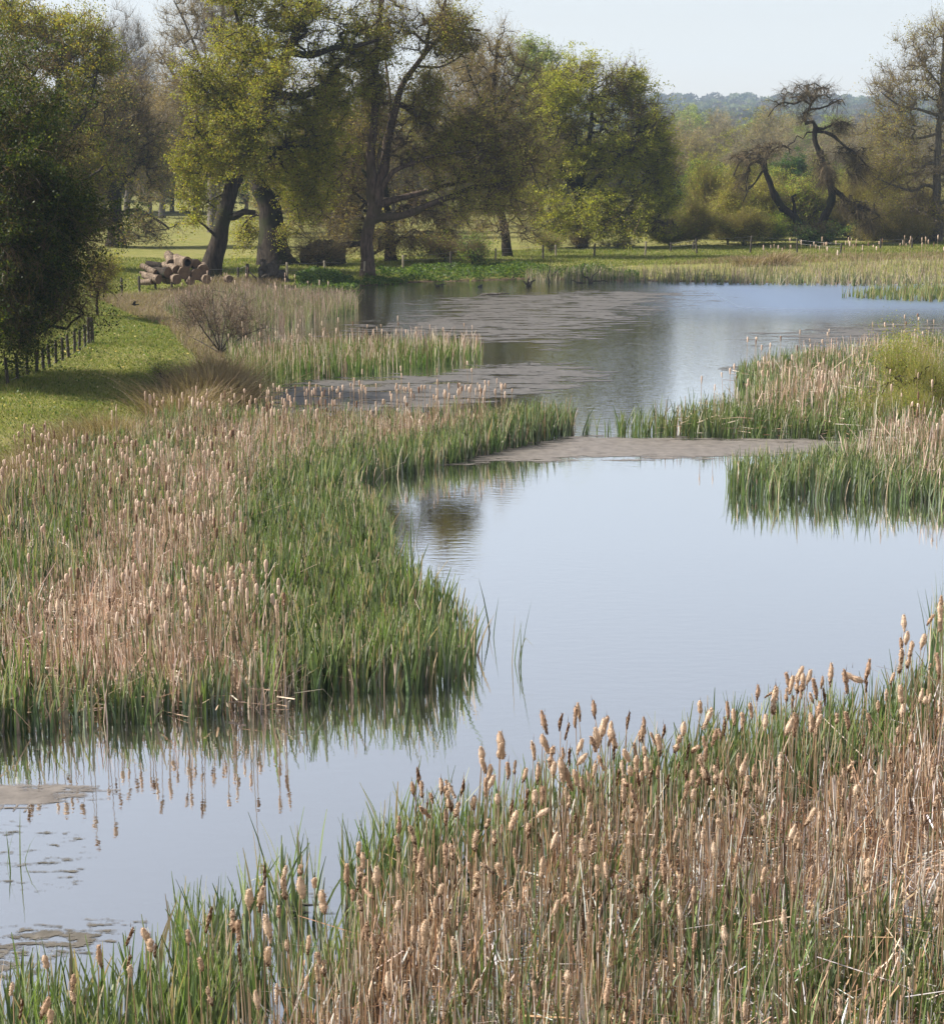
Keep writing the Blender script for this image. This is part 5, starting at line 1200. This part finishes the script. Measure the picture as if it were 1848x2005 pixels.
# wooded hills: one far-off mass of crowns
acc = Acc()
nC = 1300
hx = rng.uniform(-900, 1100, nC * 3); hy = rng.uniform(950, 2300, nC * 3)
kk = (np.abs(hx / hy - 0.11) < 0.42) & (rng.random(nC * 3) < 0.9); hx, hy = hx[kk], hy[kk]
hz = ground_h(hx, hy)
for x, y, z in zip(hx, hy, hz):
    r = rng.uniform(6, 13); hgt = rng.uniform(9, 17)
    n = 90
    d = rng.normal(0, 1, (n, 3)); d /= np.linalg.norm(d, axis=1)[:, None]; d[:, 2] = np.abs(d[:, 2]) * 1.1 - 0.35
    c = np.array([x, y, z + hgt * 0.55]) + d * np.array([r, r, hgt * 0.5]) * (0.75 + 0.3 * rng.random((n, 1)))
    base_c = np.array([(0.06, 0.075, 0.03), (0.09, 0.10, 0.04), (0.085, 0.07, 0.05), (0.12, 0.14, 0.05), (0.07, 0.06, 0.045)])[rng.integers(5)]
    leaf_faces(acc, c, 3.6, base_c * (0.85 + 0.3 * rng.random((n, 1))))
o = obj('distant_woods', acc.mesh('distant_woods', M['leaf'])); tag(o, 'blue hazed woods covering the far hills', 'woods', None, 'stuff')
# ------------------------------------------------------------------ fences
def post_mesh(r, h, seed, square=False):
    a = Acc(); z = np.array([-0.3, 0, 0.35 * h, 0.7 * h, h - 0.02, h])
    tube(a, np.stack([0.01 * np.sin(z * 2 + seed), 0.01 * np.cos(z * 1.7 + seed), z], -1), np.array([1.05, 1.03, 1.0, 1.0, 0.98, 0.8]) * r, 8, (0.3, 0.3, 0.3), True, 0.08)
    return a


def post(px, py, ptop, label, mat='wood_dark', r=0.05, z=None, group='fence posts', lean=0.0):
    g = hit(px, py)
    h = max(0.7, float(P(px, ptop, g[1])[2] - g[2]))
    a = post_mesh(r, h, px)
    o = obj('fence_post', a.mesh('fence_post', M[mat], True), None, g)
    o.rotation_euler = (lean * 0.5, lean, rng.random())
    tag(o, label, 'fence post', group)
    return np.array([g[0], g[1], g[2] + h])


ORD = ['first', 'second', 'third', 'fourth', 'fifth', 'sixth', 'seventh', 'eighth', 'ninth', 'tenth', 'eleventh', 'twelfth', 'thirteenth', 'fourteenth']
tops = []
L1 = [(90, 960, 640), (210, 925, 600), (325, 862, 585), (430, 826, 560), (505, 792, 530), (575, 765, 500), (650, 725, 440), (730, 690, 410), (798, 650, 380), (868, 603, 340), (930, 578, 318), (993, 540, 262), (1037, 494, 205)]
for i, (zx, zy, zt) in enumerate(L1):
    tops.append(post(zx * .168, 591.4 + zy * .168, 591.4 + zt * .168, f'{ORD[i]} dark post from the left in the fence under the dark tree', r=0.055, group='dark posts of the left bank fence', lean=rng.normal(0, .02)))
tops.append(post(1058 * .168, 591.4 + 488 * .168, 591.4 + 175 * .168, 'thick corner post ending the left bank fence', r=0.13, group='dark posts of the left bank fence'))
post(1050 * .168, 591.4 + 496 * .168, 591.4 + 305 * .168, 'pale thin post leaning on the thick corner post', 'wood_pale', r=0.045, group='dark posts of the left bank fence')


def wires(tops, fr, label, r=0.004):
    a = Acc()
    T = np.array(tops)
    for f in fr:
        for p, q in zip(T[:-1], T[1:]):
            t = np.linspace(0, 1, 4)[:, None]; s = p + (q - p) * t - np.array([0, 0, f]) - np.array([0, 0, 0.03]) * (4 * t * (1 - t))
            tube(a, s, r, 3, (0.3, 0.3, 0.3), False)
    o = obj('fence_wire', a.mesh('fence_wire', M['wire'])); tag(o, label, 'fence wire', 'strands of fence wire')


wires(tops, (0.12, 0.45, 0.75), 'wire strands strung along the left bank fence', 0.006)
L2 = [(179, 585, 553, 'wood_dark'), (205, 580, 551, 'wood_dark'), (239, 577, 546, 'wood_dark'), (273, 573, 543, 'wood_dark'), (305, 568, 541, 'wood_dark'), (336, 563, 536, 'wood_dark'), (368, 556, 532, 'wood_dark'), (393, 552, 526, 'wood_dark'), (466, 549, 526, 'wood_dark'), (483, 550, 519, 'wood_dark'), (527, 546, 520, 'wood_pale'), (563, 546, 516, 'wood_pale'), (637, 543, 513, 'wood_pale'), (713, 543, 514, 'wood_pale'), (789, 531, 502, 'wood_pale'), (882, 526, 495, 'wood_dark'), (919, 509, 493, 'wood_dark'), (970, 508, 488, 'wood_pale'), (1063, 509, 482, 'wood_dark'), (1088, 502, 482, 'wood_pale'), (1163, 503, 479, 'wood_dark'), (1263, 500, 475, 'wood_pale'), (1313, 493, 477, 'wood_dark'), (1364, 497, 470, 'wood_dark'), (1357, 491, 477, 'wood_dark'), (1469, 497, 464, 'wood_dark'), (1560, 495, 470, 'wood_dark'), (1645, 499, 478, 'wood_dark'), (1723, 486, 470, 'wood_dark'), (1785, 486, 468, 'wood_dark')]
NEARBY = ['leftmost post of the fence before the log pile, half hidden by leaves', 'thin dark post left of the log pile beside the yellow sapling', 'thin dark post a little left of the log pile', 'thin dark post at the left end of the log pile', 'thin dark post in front of the left logs', 'thin dark post in front of the middle logs', 'thin post in front of the right logs', 'thin post just left of the leaning oak foot', 'short dark post right of the leaning oak foot', 'stout dark strainer post with a slanting brace', 'pale post in front of the old stump', 'pale post right of the old stump', 'pale post in front of the fallen bole', 'pale post in front of the tall double trunk', 'pale post right of the tall double trunk', 'dark post standing on the weedy bank', 'short dark post by the spiky green brush', 'pale post left of the slim leaning trunk', 'dark post right of the slim leaning trunk', 'pale post left of the round tree', 'dark post under the round tree', 'pale post below the right boughs of the round tree', 'short dark post right of the round tree', 'dark post by the short gate stub', 'short dark stub beside a taller post', 'tallest dark post left of the weeping tree', 'dark post below the weeping tree', 'dark post behind the far cattails right of the weeping tree', 'dark post right of the weeping tree', 'dark post left of the gate']
tp = []
for (px, py, pt, mt), lb in zip(L2, NEARBY):
    big = px in (483,)
    t = post(px, py, pt - 3, lb, mt, 0.12 if big else 0.07, lean=rng.normal(0, .03), group='posts of the far bank fence')
    if px not in (1357, 1088): tp.append(t)
wires(tp[:14], (0.1, 0.5), 'wire strands in front of the log pile and oaks', 0.007)
wires(tp[14:], (0.08, 0.35), 'wire strands along the fence below the weeping tree', 0.007)
# slanting brace of the strainer post
g = hit(483, 550); a = Acc()
tube(a, np.array([(0.08, 0, 0.62), (0.85, -0.1, -0.05)]), 0.05, 6); o = obj('fence_brace', a.mesh('fence_brace', M['wood_dark']), None, g); tag(o, 'slanting brace propping the stout strainer post', 'fence brace')

# gate at the right edge
g = hit(1818, 474); D = float(g[1]); g[2] = float(ground_h(g[0], g[1])[0])
k = D / FPX
root = empty('field_gate', g, 'dark barred field gate cut by the right edge', 'gate', None)
a = Acc(); tube(a, np.array([(0, 0, -0.3), (0, 0, 37 * k)]), 0.14, 8); obj('post', a.mesh('post', M['wood_dark'], True), root)


def boxmesh(name, lo, hi, mat):
    lo = np.array(lo); hi = np.array(hi); V = np.array([[(lo, hi)[i][0], (lo, hi)[j][1], (lo, hi)[l][2]] for i in (0, 1) for j in (0, 1) for l in (0, 1)])
    Q = [[0, 1, 3, 2], [4, 6, 7, 5], [0, 4, 5, 1], [2, 3, 7, 6], [0, 2, 6, 4], [1, 5, 7, 3]]
    return mesh_np(name, V, Q, None, None, mat)


for z0, z1 in ((34, 37), (26.5, 30.5), (18, 22), (9, 13.5)):
    obj('bar', boxmesh('bar', (0.62, -0.03, z0 * k), (3.9, 0.03, z1 * k), M['gate']), root)
for x in (0.34, 3.9): obj('upright', boxmesh('upright', (x, -0.05, 2 * k), (x + 0.16, 0.05, 37.6 * k), M['gate'] if x > 1 else M['wood_pale']), root)
obj('upright', boxmesh('upright', (0.5, -0.045, 2 * k), (0.62, 0.045, 37.2 * k), M['gate']), root)

# ------------------------------------------------------------------ log pile
def log(px, py, r, L, az, label, tilt=0.0, hollow=False, z=None, D=None, taper=0.9, dark=False):
    """px,py = the cut face that looks at us; az = direction the log runs away, degrees from the view axis (left positive)"""
    D = D or 108
    c = P(px, py, D)
    d = np.array([-math.sin(math.radians(az)) * math.cos(tilt), math.cos(math.radians(az)) * math.cos(tilt), math.sin(tilt)])
    n = 9; t = np.linspace(0, 1, n)
    pts = d * (t * L)[:, None] + np.stack([0.05 * np.sin(t * 4 + px), 0 * t, 0.04 * np.sin(t * 3 + py)], -1)
    rr = r * (1 - (1 - taper) * t) * (1 + 0.09 * rng.normal(0, 1, n) * 0.5)
    root = empty('log', c, label, 'log', 'sawn logs of the pile')
    a = Acc(); tube(a, pts, rr, 14, (0.3, 0.3, 0.3), False, 0.13); V = a.V[0]
    obj('bark', a.mesh('bark', M['log_bark' if not dark else 'bark'], True), root)
    for end, nm in ((0, 'cut_face'), (n - 1, 'cut_face')):
        ring = V[end * 14:(end + 1) * 14]; ce = ring.mean(0); sgn = -1 if end == 0 else 1
        b = Acc()
        if hollow and end == 0:
            inner = ce + (ring - ce) * 0.62; deep = inner + d * 0.5
            VV = np.concatenate([ring, inner]); j = np.arange(14); j2 = (j + 1) % 14
            b.add(VV, np.stack([j2, j, j + 14, j2 + 14], -1)); o = obj(nm, b.mesh(nm, M['cut']), root)
            h = Acc(); h.add(np.concatenate([inner, deep, deep.mean(0)[None]]), np.stack([j2, j, j + 14, j2 + 14], -1), np.stack([j2 + 14, j + 14, np.full(14, 28)], -1)); obj('hollow', h.mesh('hollow', M['rot']), root)
        else:
            j = np.arange(14); j2 = (j + 1) % 14
            b.add(np.concatenate([ring, (ce + d * sgn * 0.015)[None]]), None, np.stack([j2, j, np.full(14, 14)], -1)); obj(nm, b.mesh(nm, M['cut']), root)


log(368, 513, .36, 1.7, 38, 'hollow sawn log on top of the pile', hollow=True, D=108.2, tilt=0.04)
log(384, 517, .27, 2.0, 20, 'dark ended log right of the hollow one at the top', D=109.0, dark=True)
log(363, 533, .36, 2.0, 16, 'thick log with a tan cut face under the hollow log', D=107.8)
log(386, 537, .31, 2.2, 12, 'log with a pale round cut face low in the middle', D=107.9)
log(400, 527, .30, 2.2, 12, 'log behind the leaning oak foot at the right end of the pile', D=108.3)
log(405, 546, .26, 2.2, 18, 'lowest log at the right end of the pile', D=107.6)
log(328, 533, .31, 1.5, 50, 'bark covered log in the middle left of the pile', D=107.9, dark=True, tilt=-0.05)
log(346, 527, .26, 1.3, 42, 'short log wedged beneath the topmost one', D=108.4, tilt=0.1)
log(318, 523, .23, 1.1, 70, 'curved dark log on the left top of the pile', D=109.2, dark=True, tilt=0.2)
log(338, 515, .30, 0.9, 30, 'pale chunky log end standing up left of the hollow log', D=109.0, tilt=0.5)
log(346, 548, .30, 1.8, 28, 'ground level log in the middle of the pile', D=107.5)
log(373, 550, .23, 2.0, 12, 'small ground level log in front of the tan one', D=107.4)
log(311, 545, .27, 1.3, 52, 'split pale log at the lower left of the pile', D=107.5, tilt=0.08, taper=0.7)
log(298, 550, .19, 0.9, 62, 'thin split log at the far left end of the pile', D=107.6, tilt=-0.08)
log(306, 533, .20, 1.2, 58, 'slim pale log lying on the left slope of the pile', D=108.0, tilt=0.25, taper=0.7)
log(294, 541, .15, 1.0, 45, 'thin broken log on the left slope of the pile', D=108.3, tilt=0.2, taper=0.6)
log(451, 547, .22, 0.8, 25, 'lone sawn log lying right of the leaning oak foot', D=109.5)

# old stump between the oaks
g = hit(530, 548); D = float(g[1]); org = np.array([g[0], g[1], float(ground_h(g[0], g[1])[0])])
a = Acc()
for pts, r0, r1 in [([(527, 550), (522, 535), (516, 520), (514, 508)], .55, .16), ([(545, 550), (542, 535), (538, 524), (536, 512)], .5, .12), ([(520, 548), (508, 550), (502, 551)], .35, .15), ([(548, 545), (558, 548), (567, 551)], .35, .12), ([(540, 530), (546, 518), (551, 508)], .12, .06), ([(534, 540), (530, 525), (528, 516)], .4, .2), ([(552, 545), (554, 534), (552, 528)], .3, .16), ([(515, 545), (512, 532), (508, 524)], .25, .12)]:
    s = spline([P(x, y, D + rng.uniform(-.3, .3)) for x, y in pts], 0.15); n = len(s)
    s[1:] += rng.normal(0, .025, (n - 1, 3))
    tube(a, s, np.linspace(r0, r1, n) * (1 + .12 * rng.normal(0, 1, n)), 9, rough=0.35)
o = obj('tree_stump', a.mesh('tree_stump', M['wood_dark'], True, org), None, org); tag(o, 'gnarled dark old stump with roots in front of the broad oak bole', 'tree stump')
# fallen hollow bole
g = hit(635, 520); D = float(g[1]); org = np.array([g[0], g[1], float(ground_h(g[0], g[1])[0])])
root = empty('fallen_bole', org, 'dark hollow bole lying by the fence with a limb reaching right', 'fallen trunk', None)
a = Acc()
s = spline([P(606, 508, D + 1.5), P(625, 498, D + .3), P(648, 497, D - .6), P(662, 500, D - 1.0)], 0.2); n = len(s); tube(a, s, np.linspace(.75, .92, n) * (1 + .08 * rng.normal(0, 1, n)), 14, rough=0.3)
obj('bole', a.mesh('bole', M['bark'], True, org), root)
a = Acc(); s = spline([P(650, 488, D - .3), P(672, 480, D), P(700, 477, D + .6), P(720, 474, D + 1)], 0.2); tube(a, s, np.linspace(.3, .16, len(s)), 8, rough=0.2); obj('limb', a.mesh('limb', M['bark'], True, org), root)
a = Acc()
for _ in range(60):
    x0 = rng.uniform(590, 690); p = P(x0, rng.uniform(470, 500), D + rng.uniform(-1, 1)); q_ = p + rng.normal(0, .55, 3) + np.array([0, 0, .25]); tube(a, spline([p, (p + q_) / 2 + rng.normal(0, .1, 3), q_], 0.3), [.02] * len(spline([p, (p + q_) / 2, q_], 0.3)) if False else 0.014, 3, (0.1, 0.075, 0.055), False)
obj('twigs', a.mesh('twigs', M['twig'], False, org), root)

# branches lying in the far water, and the bits afloat
def snag(pts_list, label, r=0.05):
    a = Acc(); c0 = G(*pts_list[0][0], 0.0); D = float(c0[1])
    for pts in pts_list:
        w3 = np.array([P(x, y, D) for x, y in pts]); w3[0, 2] = min(w3[0, 2], -0.05)
        s = spline(w3, 0.25); s[1:-1] += rng.normal(0, .05, (len(s) - 2, 3)) if len(s) > 2 else 0
        tube(a, s, np.linspace(r, r * .35, len(s)), 5)
        for q_ in s[1::2]:
            e = q_ + rng.normal(0, .35, 3); tube(a, np.array([q_, (q_ + e) / 2 + rng.normal(0, .05, 3), e]), [r * .35, r * .25, r * .12], 3, cap=False)
    o = obj('snag', a.mesh('snag', M['wood_dark'], True, c0), None, c0); tag(o, label, 'dead branch', 'dead branches standing in the far water')


snag([[(1035, 559), (1030, 553), (1024, 549)], [(1036, 559), (1034, 550), (1037, 545)], [(1037, 558), (1042, 552), (1048, 548)]], 'dark dead branch poking out of the blue water left of the reed belt', 0.09)
snag([[(1074, 557), (1074, 540), (1075, 520), (1078, 508)]], 'thin upright dead stick at the left end of the far reed belt', 0.045)
snag([[(1072, 548), (1084, 535), (1094, 527), (1097, 520)]], 'forked grey stick in front of the far weeds', 0.05)
snag([[(1155, 554), (1150, 545), (1138, 532), (1145, 515)], [(1150, 555), (1165, 550), (1190, 552)], [(1152, 553), (1160, 540), (1172, 530)], [(1148, 555), (1128, 553), (1120, 548)]], 'tangled fallen branch at the foot of the far reed belt', 0.06)
snag([[(1000, 548), (1006, 540), (1020, 534)]], 'pale bent stick lying by the far weeds', 0.03)


def bird(g, rot, label, flying, sc=1.0):
    root = empty('bird', g, label, 'bird', None); root.rotation_euler = (0, 0, rot); root.scale = (sc,) * 3
    a = Acc(); t = np.linspace(0, 1, 12)
    pr = np.array([.01, .03, .05, .048, .062, .078, .085, .082, .07, .05, .03, .012])
    tube(a, np.stack([0.22 - t * 0.44, 0 * t, (0.03 + 0.05 * np.exp(-((t - .12) / .14) ** 2)) * (1 if flying else 1.4)], -1), pr, 10)
    # beak and tail grow out of the same body mesh
    tube(a, np.array([(0.22, 0, 0.07), (0.27, 0, 0.06)]), [.016, .003], 5); tube(a, np.array([(-0.18, 0, .03), (-0.27, 0, .035), (-0.34, 0, .05)]), [.035, .04, .05], 4)
    obj('body', a.mesh('body', M['feather'], True), root)
    if flying:
        for s in (-1, 1):
            b = Acc(); n = 8; u = np.linspace(0, 1, n)
            sp = np.stack([0.03 - 0.16 * u ** 2, s * (0.05 + 0.30 * u), 0.07 + 0.30 * u * (1 - .25 * u)], -1); ch = 0.17 * (1 - u ** 2.2) + 0.012
            f = sp + np.array([1, 0, 0]) * ch[:, None] * .4; r_ = sp - np.array([1, 0, 0]) * ch[:, None] * .6
            VV = np.concatenate([f, r_, f + (0, 0, .012), r_ + (0, 0, .006)]); i = np.arange(n - 1)
            Q = np.concatenate([np.stack([i, i + 1, i + 1 + n, i + n], -1), np.stack([i + 2 * n, i + 3 * n, i + 1 + 3 * n, i + 1 + 2 * n], -1), np.stack([i, i + 2 * n, i + 1 + 2 * n, i + 1], -1), np.stack([i + n, i + 1 + n, i + 1 + 3 * n, i + 3 * n], -1)])
            b.add(VV, Q); obj('wing', b.mesh('wing', M['feather'], True), root)
    return root


bird(P(263, 597, 88), math.radians(195), 'small dark bird flying low over the dry grass, wings raised', True, 0.62)
g = G(941, 561.5, 0.0); bird((g[0], g[1], -0.02), 1.2, 'small dark water bird alone on the blue far water', False, 1.25)
for px, py, lb in ((861, 560, 'dark bit of driftwood afloat left of the water bird'), (976, 577.5, 'twig floating on the edge of the far weed mat')):
    c0 = G(px, py, 0.0); a = Acc()
    for _ in range(4):
        p = rng.normal(0, .15, 3); p[2] = 0.02; e = p + np.array([rng.normal(0, .5), rng.normal(0, .3), rng.random() * .14]); tube(a, np.array([p, (p + e) / 2 + (0, 0, .04), e]), [.05, .04, .02], 5)
    o = obj('driftwood', a.mesh('driftwood', M['wood_dark'], True), None, c0); tag(o, lb, 'driftwood')

# ------------------------------------------------------------------ the air
if HAZE > 0:
    me = boxmesh('haze', (-1200, -30, -3), (1400, 2400, 130), None)
    me.materials.clear()
    m, nt, out = newmat('haze_air')
    v = N(nt, 'ShaderNodeVolumePrincipled'); v.inputs['Density'].default_value = HAZE; v.inputs['Color'].default_value = (0.58, 0.76, 1.0, 1); v.inputs['Anisotropy'].default_value = 0.0
    nt.links.new(v.outputs[0], out.inputs['Volume']); me.materials.append(m)
    tag(obj('haze', me), kind='stuff')
